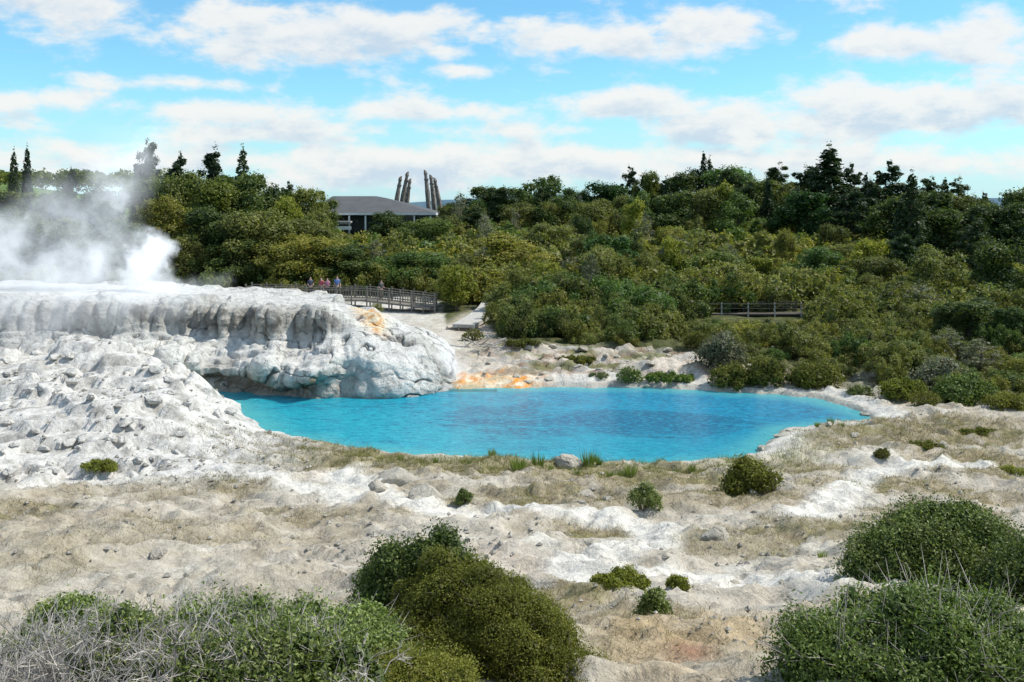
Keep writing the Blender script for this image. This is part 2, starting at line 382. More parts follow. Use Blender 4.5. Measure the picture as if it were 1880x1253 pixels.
# ---------------------------------------------------------------- sinter terrace
dense=catmull(terr_path,30,False)
dd=np.concatenate([[0],np.cumsum(np.hypot(*np.diff(dense,axis=0).T))])
wgt=np.interp(dense[:,0],[-75,-28,-24,-3],[.15,.35,1,1.3])*np.where(dense[:,1]>61,.35,1)
cum=np.concatenate([[0],np.cumsum(np.diff(dd)*wgt[1:])]); NS=900
ss_=np.linspace(0,cum[-1],NS); px_=np.interp(ss_,cum,dense[:,0]); py_=np.interp(ss_,cum,dense[:,1]); sl=np.interp(ss_,cum,dd)
TX=np.minimum(px_,-11); TY=np.full(NS,61.5)
dirx=TX-px_; diry=TY-py_; L=np.hypot(dirx,diry); dirx/=L; diry/=L
PA=np.array([(.5,-.8),(.6,-.2),(.9,.3),(.95,.7),(.6,.95),(.0,1.1),(-.3,1.42),(-.2,1.8),(.6,2.05),(1.9,2.24),(2.9,2.42),(3.5,2.75),(3.7,3.3),(3.75,3.8),(4.0,4.18),(4.7,4.4),(5.8,4.5)])
PB=np.array([(-.1,-.8),(0,-.2),(.0,.25),(.15,.65),(.35,1.05),(.6,1.45),(.95,1.85),(1.3,2.15),(1.8,2.45),(2.3,2.68),(2.9,2.86),(3.4,2.98),(4.0,3.12),(4.5,3.22),(5.0,3.34),(5.6,3.46),(6.2,3.55)])
NT_=220; tt=np.linspace(0,1,NT_)
w=sst(-10.3,-7.0,px_+fbm(sl*.4,sl*0,1,2)*.8)
def curve(P,col,sub):
    S=catmull(P,8,False)[:,col]; return np.interp(sub,np.linspace(0,.87,len(S)),S)
dA=curve(PA,0,tt); zA=curve(PA,1,tt); dB=curve(PB,0,tt); zB=curve(PB,1,tt)
zs=np.interp(px_,[-40,-24,-18,-12,-8],[1.08,1.05,1.0,.95,.93])
D=dA[None]*(1-w[:,None])+dB[None]*w[:,None]; Z=zA[None]*(1-w[:,None])*zs[:,None]+zB[None]*w[:,None]
ztop=np.interp(TX,[-75,-30,-22,-15,-11],[5.0,4.85,4.6,4.15,3.95])
e=sst(.87,1,tt)[None]; el=np.clip((tt-.87)/.13,0,1)[None]
D=D*(1-el)+L[:,None]*el; Z=Z*(1-e)+ztop[:,None]*e
lowmask=np.exp(-((tt-.34)/.20)**2)[None]
n1_=np.abs(perlin(sl*.26+2.3,sl*0+3,2)); n1b=np.abs(perlin(sl*.75+2.3,sl*0+3,7)); n3_=np.abs(perlin(sl*.36+9.1,sl*0+1,5)); n3b=np.abs(perlin(sl*1.3+9.1,sl*0+1,5))
sh2=fbm(sl*.30,sl*0+8,5,3)
tong=(1.0-3.2*n1_-1.2*n1b)
D=D+lowmask*(tong*(1-w)+tong*.30*w)[:,None]; Z=Z+lowmask*(sh2*1.0*(1-.5*w)-.55*np.clip(tong,0,1)*(1-w))[:,None]*sst(.12,.3,tt)[None]
D=D+ (np.exp(-((tt-.70)/.14)**2)[None])*((.6-2.2*n3_-1.1*n3b)*(1-w))[:,None]
X=px_[:,None]+dirx[:,None]*D; Y=py_[:,None]+diry[:,None]*D
def gridnorm(X,Y,Z):
    P=np.stack([X,Y,Z],-1); a=np.gradient(P,axis=0); b=np.gradient(P,axis=1); n=np.cross(a,b); n/=np.linalg.norm(n,axis=-1)[...,None]+1e-9
    return n
n=gridnorm(X,Y,Z)
flip=np.sign(np.mean(n[:,-30:,2])); n*=flip
top=sst(.84,.91,tt)[None]; W2=w[:,None]
flute=fbm(X*1.5,Y*1.5,Z*.55,4)
amp=(1-top*.93); up_=np.exp(-((tt-.70)/.10)**2)[None]*(1-W2)
qx=X+fbm(X*.5,Y*.5,Z*.5,3)*1.0; qz=Z+fbm(X*.5,Y*.5,Z*.5+7,3)*.9; qy=Y+fbm(X*.5,Y*.5,Z*.5+3,3)*1.0
base_=fbm(qx*.30,qy*.30,qz*.42,3,.45)*.8
facet=base_*.4+step_(base_,.24,.04,.24)*.6
blk1,blk2=worley(sl[:,None]*.26+fbm(X*.3,Y*.3,Z*.35,4)*1.2,Z*.42+Y*.13+fbm(X*.3,Y*.3,Z*.35+4,4)*1.0,2)
disp=facet*amp*(1-.4*up_)*(1-.55*W2) + (.45-blk1)*(.22+.22*W2)*amp*(1-up_) + (fbm(qx*.8,qy*.8,qz*1.1,5,.5,ridge=True)-.45)*(.14-.09*W2)*amp + (flute*.30)*up_ + fbm(X*4,Y*4,Z*4,3)*.03*(1-.6*top)
crk=(1-sst(0,.045,blk2-blk1))*sst(-.3,.05,fbm(X*.3,Y*.3,Z*.3,3)); disp=disp-crk*.28*amp*(1-up_)
X=X+n[...,0]*disp; Y=Y+n[...,1]*disp; Z=Z+n[...,2]*disp
zz=Z+fbm(X*.25,Y*.25,Z*.3,3)*.7; Z=Z+(step_(zz,.42,.1,.5)-zz)*.5*amp*(Z>.3)*(1-W2)*(1-.4*up_)
n=gridnorm(X,Y,Z)*flip
one=np.ones_like(X)
def C3(r,g,b): return np.stack([one*r,one*g,one*b],-1)
def mx(A,B,f): return A*(1-f[...,None])+B*f[...,None]
c=C3(.64,.63,.59)
n2=fbm(X*1.2,Y*1.2,Z*1.2,5)
c=mx(c,C3(.41,.395,.36),sst(-.02,.38,n2)*.6)
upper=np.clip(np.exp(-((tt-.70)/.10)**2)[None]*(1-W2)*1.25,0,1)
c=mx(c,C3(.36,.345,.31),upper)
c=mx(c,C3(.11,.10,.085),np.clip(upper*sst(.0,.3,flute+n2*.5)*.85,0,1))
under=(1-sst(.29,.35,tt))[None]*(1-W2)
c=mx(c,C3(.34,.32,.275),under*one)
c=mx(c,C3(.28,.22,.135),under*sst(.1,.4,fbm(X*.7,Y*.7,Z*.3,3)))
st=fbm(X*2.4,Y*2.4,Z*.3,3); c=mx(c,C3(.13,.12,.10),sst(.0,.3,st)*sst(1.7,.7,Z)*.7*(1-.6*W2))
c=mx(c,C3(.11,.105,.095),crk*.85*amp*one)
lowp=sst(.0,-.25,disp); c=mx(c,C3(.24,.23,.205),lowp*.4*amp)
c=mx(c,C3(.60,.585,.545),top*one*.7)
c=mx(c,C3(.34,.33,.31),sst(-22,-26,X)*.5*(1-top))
org=np.exp(-((X+7.9+fbm(Y*.5,Z*.5,1,3)*1.2+ (Y-56)*.25)/.65)**2)*sst(.50,.72,tt)[None]*(1-sst(.95,1,tt))[None]*(Y<60)
c=mx(c,mx(C3(.74,.62,.42),C3(.70,.36,.10),sst(-.1,.2,fbm(X*2,Y*2,Z*.8,3))),np.clip(org*1.4,0,1)*.85)
wetb=sst(.35,.0,Z); c=mx(c,C3(.30,.31,.29),wetb*.7)
idx=np.arange(NS*NT_).reshape(NS,NT_); Q=np.stack([idx[:-1,:-1],idx[1:,:-1],idx[1:,1:],idx[:-1,1:]],-1).reshape(-1,4)
if flip<0: Q=Q[:,::-1]
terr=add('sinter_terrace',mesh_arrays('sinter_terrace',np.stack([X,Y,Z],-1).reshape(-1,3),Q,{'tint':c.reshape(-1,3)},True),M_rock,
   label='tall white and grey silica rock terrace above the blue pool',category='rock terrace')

# ---------------------------------------------------------------- foliage generators
def crown_pts(r,lobes,n,shell=.35,low=.0,loose=.12,reach=.22):
    Lc=np.array([l[:3] for l in lobes],float); Lr=np.array([l[3] for l in lobes],float)
    Lf=np.array([l[4] if len(l)>4 else 1.0 for l in lobes],float)
    p=Lr**2; k=r.choice(len(lobes),n,p=p/p.sum())
    d=r.normal(size=(n,3)); d[:,2]+=.35; d/=np.linalg.norm(d,axis=1)[:,None]
    f=1-shell*r.random(n)**1.6+ (r.random(n)<loose)*r.random(n)*reach
    q=Lc[k]+d*(Lr[k]*f)[:,None]*np.stack([np.ones(n),np.ones(n),Lf[k]],-1)
    sc_=1.1/Lr.mean()
    nz=fbm(q[:,0]*sc_,q[:,1]*sc_,q[:,2]*sc_,3)
    q=q+d*(nz*Lr[k]*.6)[:,None]
    keep=(q[:,2]>low)
    inside=np.zeros(n,bool)
    for i in range(len(lobes)):
        dd=(q-Lc[i])/np.array([1,1,Lf[i]]); inside|=((dd**2).sum(1)<(Lr[i]*.62)**2)&(k!=i)
    keep&=~(inside&(r.random(n)<.75))
    lobr=r.random(len(lobes))
    return q[keep],d[keep],lobr[k][keep],nz[keep]
def leaf_arrays(r,q,d,size,aspect,lob,jit=.8,dark=False):
    n=len(q); nn=d+r.normal(size=(n,3))*jit; nn/=np.linalg.norm(nn,axis=1)[:,None]+1e-9
    t=np.cross(nn,r.normal(size=(n,3))); t/=np.linalg.norm(t,axis=1)[:,None]+1e-9; b=np.cross(nn,t)
    s=size*(.6+.8*r.random(n))[:,None]
    V=np.stack([q+t*s,q+b*s*aspect,q-t*s*.9,q-b*s*aspect],1).reshape(-1,3)
    Fq=np.arange(4*n).reshape(n,4)
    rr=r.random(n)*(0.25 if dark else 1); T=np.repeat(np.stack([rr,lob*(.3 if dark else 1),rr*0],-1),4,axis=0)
    return V,Fq,T
def foliage(name,r,lobes,n,size,aspect=.6,shell=.4,low=0.0,jit=.8,mat=None,core=.18,loose=.12,reach=.22):
    q,d,lob,nz=crown_pts(r,lobes,n,shell,low,loose,reach)
    V,Fq,T=leaf_arrays(r,q,d,size,aspect,lob,jit)
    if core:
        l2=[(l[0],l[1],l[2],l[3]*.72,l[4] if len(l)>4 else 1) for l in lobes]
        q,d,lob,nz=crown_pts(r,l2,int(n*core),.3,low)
        V2,F2,T2=leaf_arrays(r,q,d,size*2.3,.8,lob,.5,True)  # inner leaves tinted darker: shade inside the crown put into their colour
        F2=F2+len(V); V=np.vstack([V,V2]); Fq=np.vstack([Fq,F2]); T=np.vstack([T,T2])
    me=mesh_arrays(name,V,Fq,{'tint':T}); 
    if mat: me.materials.append(mat)
    return me
def L_round(r,h=8,w=6):
    out=[]
    for i in range(30):
        a=r.random()*6.28; rr=math.sqrt(r.random())*w*.38; zc=h*(.24+.62*r.random())
        k=1-abs(zc/h-.48)*1.05; s=w*(.07+.10*r.random())
        out.append((math.cos(a)*rr*k,math.sin(a)*rr*k,zc,s,1.05))
    out.append((0,0,h*.52,w*.22,1.3)); return out
def L_ragged(r,h=9,w=5):
    out=[]
    for i in range(52):
        f=.10+.84*i/52; a=r.random()*6.28; rr=w*.46*(1.08-f)**.8*(.3+.8*r.random())+.05
        out.append((math.cos(a)*rr,math.sin(a)*rr,h*f+r.normal()*.1,w*(.06+.085*r.random())*(1.3-.65*f),.75))
    for i in range(6):
        f=.25+.11*i; out.append((r.normal()*.1,r.normal()*.1,h*f,w*.14*(1.2-.6*f),1.3))
    out.append((0,0,h*.95,w*.04,4))
    return out
def L_cone(r,h=10,w=3.4):
    out=[]
    for i in range(54):
        f=.04+.92*(i/54); a=i*2.4+r.random(); R=w*.42*(1-f)**.85
        out.append((math.cos(a)*R*.75,math.sin(a)*R*.75,h*f,w*(.05+.15*(1-f))*(.7+.6*r.random()),1.3))
    out.append((0,0,h*.965,w*.045,5)); return out
def L_scrub(r,h=3,w=4):
    out=[]
    for i in range(30):
        a=r.random()*6.28; rr=math.sqrt(r.random())*w*.44; zc=h*(.08+.68*r.random())*(1-.4*rr/(w*.44))
        out.append((math.cos(a)*rr,math.sin(a)*rr,zc,w*(.045+.08*r.random()),1.35))
    out.append((0,0,h*.34,w*.20,.9)); return out
def trunk_mesh(r,lobes,h,rad,nl=6):
    mb=MB(); pts=[]; x=y=0
    for i in range(6):
        pts.append((x,y,h*.8*i/5-.3)); x+=r.normal()*.07; y+=r.normal()*.07
    mb.tube(pts,[rad*(1.25-.95*i/5) for i in range(6)],7)
    for l in sorted(lobes,key=lambda q:-q[3])[:nl]:
        f=max(.15,min(.75,l[2]/h-.15)); i=f*5; k=int(i); a=Vector(pts[k]).lerp(Vector(pts[k+1]),i-k); b=Vector(l[:3]); mid=a.lerp(b,.5)+Vector((0,0,.15))
        mb.tube([a,mid,b],[rad*.5,rad*.3,rad*.1],5)
    return mb.mesh('trunk',True)
V={}
def variants(kind,fn,h,w,n,size,asp,mat,cnt,rad,shell=.4,jit=.75):
    V[kind]=[]
    for i in range(cnt):
        r=np.random.default_rng(100+i*7+len(kind)*13)
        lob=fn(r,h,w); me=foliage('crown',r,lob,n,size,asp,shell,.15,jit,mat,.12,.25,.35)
        co=np.empty(len(me.vertices)*3,np.float32); me.vertices.foreach_get('co',co); co=co.reshape(-1,3)
        hh=np.percentile(co[:,2],99.7); ww=np.percentile(np.abs(co[:,0]),98)*2
        tm=trunk_mesh(r,lob,h,rad,6 if kind not in('ragged','grey') else 16); tm.materials.append(M_bark)
        V[kind].append((me,tm,hh,ww))
variants('round',L_round,8,6,11500,.092,.6,M_dark,6,.2,.45,.8)
variants('roundo',L_round,7,6,12000,.082,.55,M_scrub,6,.18,.45,.8)
variants('ragged',L_ragged,9,5,11000,.095,.4,M_conif,5,.15,.55,.9)
variants('cone',L_cone,10,3.4,9000,.09,.5,M_conif,3,.15)
variants('yellow',L_round,5,4,6000,.075,.6,M_yel,2,.12)
variants('grey',L_ragged,6,5,4500,.065,.35,M_greyf,2,.12,.8)
info={'round':('broadleaf_tree','tree','dark green rounded broadleaf tree among scrub','broadleaf trees on the slope'),
'roundo':('broadleaf_tree','tree','olive green bushy tree on the scrubby slope','broadleaf trees on the slope'),
'ragged':('pine_tree','tree','ragged dark pine tree with open branches','pine trees on the ridge'),
'cone':('cypress_tree','tree','narrow pointed dark cypress tree','pointed conifers on the ridge'),
'yellow':('yellow_tree','tree','small yellow-green leafy tree among darker scrub','yellowish trees on the slope'),
'grey':('grey_tree','tree','sparse grey-green tree with thin crown','sparse grey trees on the slope')}
def place_tree(kind,px,top,Y,wpx,k=None):
    X=(px-CX)/F*Y; g=h1(X,Y); hz=CAMH+(HY-top)/F*Y-g; hz=max(hz,1.5)
    me,tm,hh,ww=V[kind][random.randrange(len(V[kind])) if k is None else k]
    s=hz/hh; sw=max(.25*s,(wpx/F*Y)/ww)
    nm,cat,lab,grp=info[kind]
    e=add(nm,None,loc=(X,Y,g-.1),label=lab,category=cat,group=grp)
    e.rotation_euler=(0,0,random.random()*6.28); e.scale=(sw,sw*random.uniform(.85,1.15),s)
    add('trunk',tm,parent=e); add('crown',me,parent=e)
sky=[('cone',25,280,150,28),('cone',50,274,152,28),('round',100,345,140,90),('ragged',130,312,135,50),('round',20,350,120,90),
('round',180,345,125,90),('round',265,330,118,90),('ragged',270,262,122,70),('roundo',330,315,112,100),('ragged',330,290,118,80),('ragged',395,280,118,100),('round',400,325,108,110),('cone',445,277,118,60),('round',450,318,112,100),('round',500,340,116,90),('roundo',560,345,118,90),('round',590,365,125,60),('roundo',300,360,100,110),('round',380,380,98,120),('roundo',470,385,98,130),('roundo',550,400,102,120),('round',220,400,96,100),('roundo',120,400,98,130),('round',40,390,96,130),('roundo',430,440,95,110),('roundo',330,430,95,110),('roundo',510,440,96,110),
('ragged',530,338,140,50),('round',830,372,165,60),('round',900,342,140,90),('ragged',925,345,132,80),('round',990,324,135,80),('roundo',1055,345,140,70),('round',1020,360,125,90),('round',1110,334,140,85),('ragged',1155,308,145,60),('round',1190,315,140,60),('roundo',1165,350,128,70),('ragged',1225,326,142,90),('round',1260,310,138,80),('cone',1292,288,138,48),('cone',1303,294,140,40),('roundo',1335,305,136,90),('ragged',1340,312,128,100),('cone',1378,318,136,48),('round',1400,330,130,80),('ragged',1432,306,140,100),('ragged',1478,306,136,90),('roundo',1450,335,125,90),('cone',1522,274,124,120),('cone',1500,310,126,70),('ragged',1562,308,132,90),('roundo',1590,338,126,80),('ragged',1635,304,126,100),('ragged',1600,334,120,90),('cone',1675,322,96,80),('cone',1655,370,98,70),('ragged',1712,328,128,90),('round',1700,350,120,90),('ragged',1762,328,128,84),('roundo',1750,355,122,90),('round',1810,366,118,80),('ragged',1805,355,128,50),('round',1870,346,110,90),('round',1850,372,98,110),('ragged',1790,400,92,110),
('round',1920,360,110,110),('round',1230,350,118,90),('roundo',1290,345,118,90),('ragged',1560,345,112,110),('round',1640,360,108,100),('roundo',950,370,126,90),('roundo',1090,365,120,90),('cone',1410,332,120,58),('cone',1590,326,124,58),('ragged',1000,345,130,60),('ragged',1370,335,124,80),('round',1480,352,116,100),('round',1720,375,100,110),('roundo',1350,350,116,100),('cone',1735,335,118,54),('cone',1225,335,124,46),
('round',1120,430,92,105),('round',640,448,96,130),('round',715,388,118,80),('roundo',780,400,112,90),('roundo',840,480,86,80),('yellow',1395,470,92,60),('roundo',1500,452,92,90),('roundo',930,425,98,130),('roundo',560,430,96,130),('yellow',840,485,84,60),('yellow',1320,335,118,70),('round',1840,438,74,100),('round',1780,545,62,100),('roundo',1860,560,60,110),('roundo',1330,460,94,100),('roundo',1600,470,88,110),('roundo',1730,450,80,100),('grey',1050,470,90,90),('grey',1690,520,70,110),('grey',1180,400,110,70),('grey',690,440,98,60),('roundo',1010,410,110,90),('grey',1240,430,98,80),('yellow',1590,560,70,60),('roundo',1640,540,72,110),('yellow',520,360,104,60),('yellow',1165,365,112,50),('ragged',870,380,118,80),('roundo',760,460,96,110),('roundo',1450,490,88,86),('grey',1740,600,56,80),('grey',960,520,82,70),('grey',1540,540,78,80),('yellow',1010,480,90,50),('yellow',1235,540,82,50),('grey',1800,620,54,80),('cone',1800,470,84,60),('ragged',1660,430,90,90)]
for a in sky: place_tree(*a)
rt=random.Random(8)
for i in range(130):
    px=rt.uniform(240,1880); Y=rt.uniform(78 if px>930 else 94,138)
    if 585<px<815 and Y<150: continue
    if 1230<px<1520 and Y<90: continue
    g=h1((px-CX)/F*Y,Y); hh_=rt.uniform(3.0,5.2)+(Y-80)*.03; tp=HY-(g+hh_-CAMH)/Y*F
    tp=max(tp,345)
    k=rt.choice(['roundo','roundo','roundo','roundo','round','grey','roundo','yellow' if rt.random()<.6 else 'round'])
    place_tree(k,px,tp,Y,rt.uniform(40,78)*90/Y)
# scrub slope
scv=[]
for i in range(12):
    r=np.random.default_rng(300+i); lob=L_scrub(r,3,4)
    me=foliage('scrub_bush',r,lob,6200,.058,.5,.45,.02,.8,M_scrub,.12,.2,.4)
    co=np.empty(len(me.vertices)*3,np.float32); me.vertices.foreach_get('co',co); co=co.reshape(-1,3)
    tin=np.empty(len(me.vertices)*4,np.float32); me.attributes['tint'].data.foreach_get('color',tin)
    scv.append((me,np.percentile(co[:,2],99.5),co,tin.reshape(-1,4)))
cand=[]
Yc=44.0
while Yc<172:
    sp_=1.9+max(0,Yc-56)*.022
    xx=-.60*Yc
    while xx<.62*Yc:
        X=xx+random.uniform(-.45,.45)*sp_; Y=Yc+random.uniform(-.45,.45)*sp_; xx+=sp_
        px=CX+F*X/Y
        if Y<forest_front(px)+random.uniform(0,1.5)+max(0,2.5*math.sin(px*.021)+1.5*math.sin(px*.057))*(900<px<1300): continue
        if Y<89 and 815<px<925: continue
        if -30<X<-9 and 143<Y<172: continue
        if Y<60 and px<1290: continue
        lim=np.interp(px,[-100,560,595,605,800,815,950,1000,2000],[400,400,412,422,418,396,392,380,380])+random.uniform(0,10)
        if 1235<px<1515 and Y<80: lim=random.choice([588,594,590,584])
        elif Y<90: lim=max(lim,np.interp(Y,[46,60,66,75,90],[690,590,560,480,400])+random.uniform(-25,25))
        if 1235<px<1515 and 79.6<Y<83.4: continue
        h=random.uniform(1.8,3.6)*(1+.2*(Y>100))
        if Y<66: h=random.uniform(.8,2.1)
        elif Y<71 and px<1300: h=random.uniform(1.2,2.8)
        g=h1(X,Y); h=min(h,CAMH-(lim-HY)/F*Y-g)
        if h<.2: continue
        cand.append((Y,X,g,h))
    Yc+=sp_*.85
cand.sort()
for (Y,X,g,h) in cand[:290]:
    me,hh,co,tin=random.choice(scv); o=add('scrub_bush',me,label='rounded olive-green scrub bush on the hillside',category='bush',group='scrub bushes covering the slope')
    s=h/hh; w_=s*random.uniform(.85,1.25) if h>1.4 else s*random.uniform(1.1,1.6); w_=max(w_,.35); o.location=(X,Y,g-.1); o.rotation_euler=(0,0,random.random()*6.28); o.scale=(w_,w_,s)
VV=[];TTn=[]
for (Y,X,g,h) in cand[290:]:
    me,hh,co,tin=random.choice(scv); nq=len(co)//4; sel=np.random.default_rng(int(abs(X)*100)&0xffff).random(nq)<(.48 if Y<100 else .32); sel=np.repeat(sel,4)
    s=h/hh; w_=max(.35,s*random.uniform(.85,1.2)); a=random.random()*6.28; c0,s0=math.cos(a),math.sin(a)
    c=co[sel].reshape(-1,4,3); ctr=c.mean(1,keepdims=True); c=(ctr+(c-ctr)*(1.4 if Y<100 else 1.7)).reshape(-1,3)
    VV.append(np.stack([(c[:,0]*c0-c[:,1]*s0)*w_+X,(c[:,0]*s0+c[:,1]*c0)*w_+Y,c[:,2]*s+g-.1],-1))
    q=tin[sel].copy(); q[:,1]=np.clip(q[:,1]*.6+random.random()*.8,0,1.2); q[:,2]=random.random(); TTn.append(q)
VV=np.vstack(VV); me=mesh_arrays('distant_scrub',VV,np.arange(len(VV)).reshape(-1,4),{'tint':np.vstack(TTn)})
add('distant_scrub',me,M_scrub,kind='stuff',label='dense olive scrub covering the far slope',category='scrub')
print('scrub',len(cand),'quads',len(VV)//4)

# ---------------------------------------------------------------- close shrubs
def fg_shrub(name,lobes,n,size,mat,loc,label,aspect=.42,twigs=0,seed=1,shell=.5,cat='bush',stem=True,group=None,core=.14,loose=.3,reach=.45):
    r=np.random.default_rng(seed)
    e=add(name,None,loc=loc,label=label,category=cat)
    if group: e['group']=group
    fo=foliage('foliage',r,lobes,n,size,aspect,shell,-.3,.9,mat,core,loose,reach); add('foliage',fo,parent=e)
    if stem:
        mb=MB()
        for l in lobes:
            b=Vector(l[:3]); a=Vector((l[0]*.35,l[1]*.35,-.1)); rad=.012+.01*l[3]
            mb.tube([a,a.lerp(b,.5)+Vector((r.normal()*.05,r.normal()*.05,.02)),b],[rad*1.5,rad,rad*.5],5)
            for k in range(5+twigs):
                d=r.normal(size=3); d[2]=abs(d[2])*.8+.2; d/=np.linalg.norm(d); d=Vector(d)
                en=b+d*l[3]*(1.1+(.35 if twigs<5 else .9)*r.random()); md=b.lerp(en,.5)+Vector(r.normal(size=3)*l[3]*.08)
                mb.tube([b,md,en],[rad*.5,rad*.3,rad*.1],3,False)
        s=mb.mesh('stems',True); add('stems',s,M_twig if twigs else M_bark,parent=e)
    return e
def at(px,Y): 
    X=(px-CX)/F*Y; return X,Y,h1(X,Y)
def dome_lobes(r,w,d,h,n,rl=.22,fill=True):
    out=[]
    R=min(w,d,2*h)*rl
    for i in range(n):
        a=r.random()*6.28; q=math.sqrt(r.random())*.97; rr=R*(.5+.8*r.random())
        zt=h*math.sqrt(max(0,1-q*q))*(.74+.36*r.random())
        x=math.cos(a)*q*(w/2-rr*.7); y=math.sin(a)*q*(d/2-rr*.7); z=max(rr*.35,zt-rr)
        out.append((x,y,z,rr,.95))
    if fill:
        k=max(2,int(w/h*2.2))
        for i in range(k): out.append(((i-(k-1)/2)*w*.72/k,r.normal()*d*.06,h*(.32+.06*r.random()),min(h*.36,w*.24),1))
    return out
r0=np.random.default_rng(5)
X,Y,g=at(765,12.8); lob=dome_lobes(r0,1.9,1.5,1.66,44,.20)
fg_shrub('leafy_shrub',lob,95000,.023,M_fg,(X,Y,g-.05),'large dense dark green shrub on pale sinter ground',seed=31,shell=.42)
X,Y,g=at(880,11.9)
lob=[]
for i in range(90):
    u=r0.random(); x=-.95+2.3*u; hz_=np.interp(x,[-.95,-.5,0,.5,.8,1.1,1.4],[1.0,1.48,1.50,1.28,1.0,.58,.15]); y=r0.uniform(-.8,.65); rr=r0.uniform(.2,.36)
    hh_=hz_*math.sqrt(max(.12,1-(y/.95)**2))
    lob.append((x,y-.35*max(0,x),max(-.15,hh_*(.45+.55*r0.random()**.4)-rr*.85),rr,.95))
for x in (-.6,-.3,0,.3,.6,.9): lob.append((x,-.15-.2*max(0,x),.5-.35*max(0,x),.5-.15*max(0,x),1))
fg_shrub('olive_shrub',lob,230000,.0135,M_fgo,(X,Y,g-.08),'fine-leaved olive shrub sloping down beside the dark shrub',seed=32,shell=.35,loose=.15,reach=.2)
X,Y,g=at(1735,17.3); lob=dome_lobes(r0,3.8,2.6,1.42,64,.19)
fg_shrub('leafy_shrub',lob,110000,.028,M_fg,(X,Y,g-.05),'wide dark green shrub with shaded underside on pale ground',seed=33,shell=.4)
X,Y,g=at(1925,15.6); lob=dome_lobes(r0,2.4,2.0,1.5,26,.24)
fg_shrub('leafy_shrub',lob,46000,.027,M_fg,(X,Y,g-.05),'dark green shrub beside a wide shrub',seed=34,shell=.4)
X,Y,g=at(1690,10.2); lob=dome_lobes(r0,3.2,2.3,1.0,70,.20)
fg_shrub('leafy_shrub',lob,130000,.023,M_fgb,(X,Y,g-.1),'low spreading bright leafy shrub with grey twigs',twigs=5,seed=35,shell=.55)
for i,(px,Yd,w_,h,n) in enumerate([(600,10.6,1.9,1.0,52000),(420,10.7,1.7,1.0,46000),(760,9.9,1.5,.62,64000),(230,10.0,1.5,.76,32000),(540,9.3,1.9,.70,50000),(350,9.4,1.3,.62,26000)]):
    X,Y,g=at(px,Yd); lob=dome_lobes(r0,w_,1.4,h,36,.21)
    fg_shrub('leafy_shrub' if i!=2 else 'olive_shrub',lob,n,.023 if i!=2 else .0135,M_fgb if i in(0,1) else (M_fg if i!=2 else M_fgo),(X,Y,g-.05),'low leafy green shrub with grey twigs poking out' if i!=2 else 'low fine-leaved olive shrub',twigs=8 if i!=2 else 0,seed=40+i,shell=.6,loose=.35,reach=.6)
X,Y,g=at(125,13.4); lob=dome_lobes(r0,1.25,1.0,.8,22,.24)
fg_shrub('leafy_shrub',lob,22000,.024,M_fgb,(X,Y,g-.05),'small bright green leafy shrub behind dead twigs',seed=47)
def twig_thicket(seed,w,h,n):
    r=np.random.default_rng(seed); mb=MB()
    for i in range(n):
        a=Vector((r.uniform(-w/2,w/2),r.uniform(-.6,.6),0)); d=Vector((r.normal()*.5,r.normal()*.35,1)).normalized(); Ls=h*(.45+.6*r.random())
        p=[a]; 
        for k in range(4):
            d=(d+Vector(r.normal(size=3)*.28)).normalized(); p.append(p[-1]+d*Ls/4)
        rr=.006+.006*r.random(); mb.tube(p,[rr,rr*.85,rr*.7,rr*.5,rr*.3],4,False)
        for k in range(6):
            s=p[1+int(r.integers(0,3))].lerp(p[4],r.random()*.6); dd=(d*.6+Vector(r.normal(size=3)*.6)).normalized(); e=s+dd*h*(.15+.25*r.random())
            mb.tube([s,s.lerp(e,.5)+Vector(r.normal(size=3)*.02),e],[rr*.55,rr*.42,rr*.25],3,False)
            for q in range(2):
                d2=(dd+Vector(r.normal(size=3)*.5)).normalized(); s2=s.lerp(e,.3+.5*r.random()); mb.tube([s2,s2+d2*h*.13],[rr*.35,rr*.18],3,False)
    return mb.mesh('branches')
for i,(px,Yd,w_,h,n) in enumerate([(60,9.4,1.6,1.02,110),(230,9.5,1.5,.95,95),(400,9.2,1.3,.72,60),(-60,10.2,1.2,1.1,40),(140,10.6,1.7,.85,80),(560,8.9,1.2,.55,34),(330,10.0,1.2,.95,34)]):
    X,Y,g=at(px,Yd); e=add('dead_bush',None,loc=(X,Y,g-.05),label='tangle of bare grey dead twigs',category='dead bush',group='tangles of bare grey twigs')
    me=twig_thicket(60+i,w_,h,n); add('branches',me,M_twig,parent=e)
X,Y,g=at(60,10.4); lob=dome_lobes(r0,1.9,1.2,.55,30,.22)
fg_shrub('leafy_shrub',lob,30000,.022,M_fg,(X,Y,g-.05),'low dark green shrub tangled with grey dead twigs',twigs=6,seed=49,shell=.6)
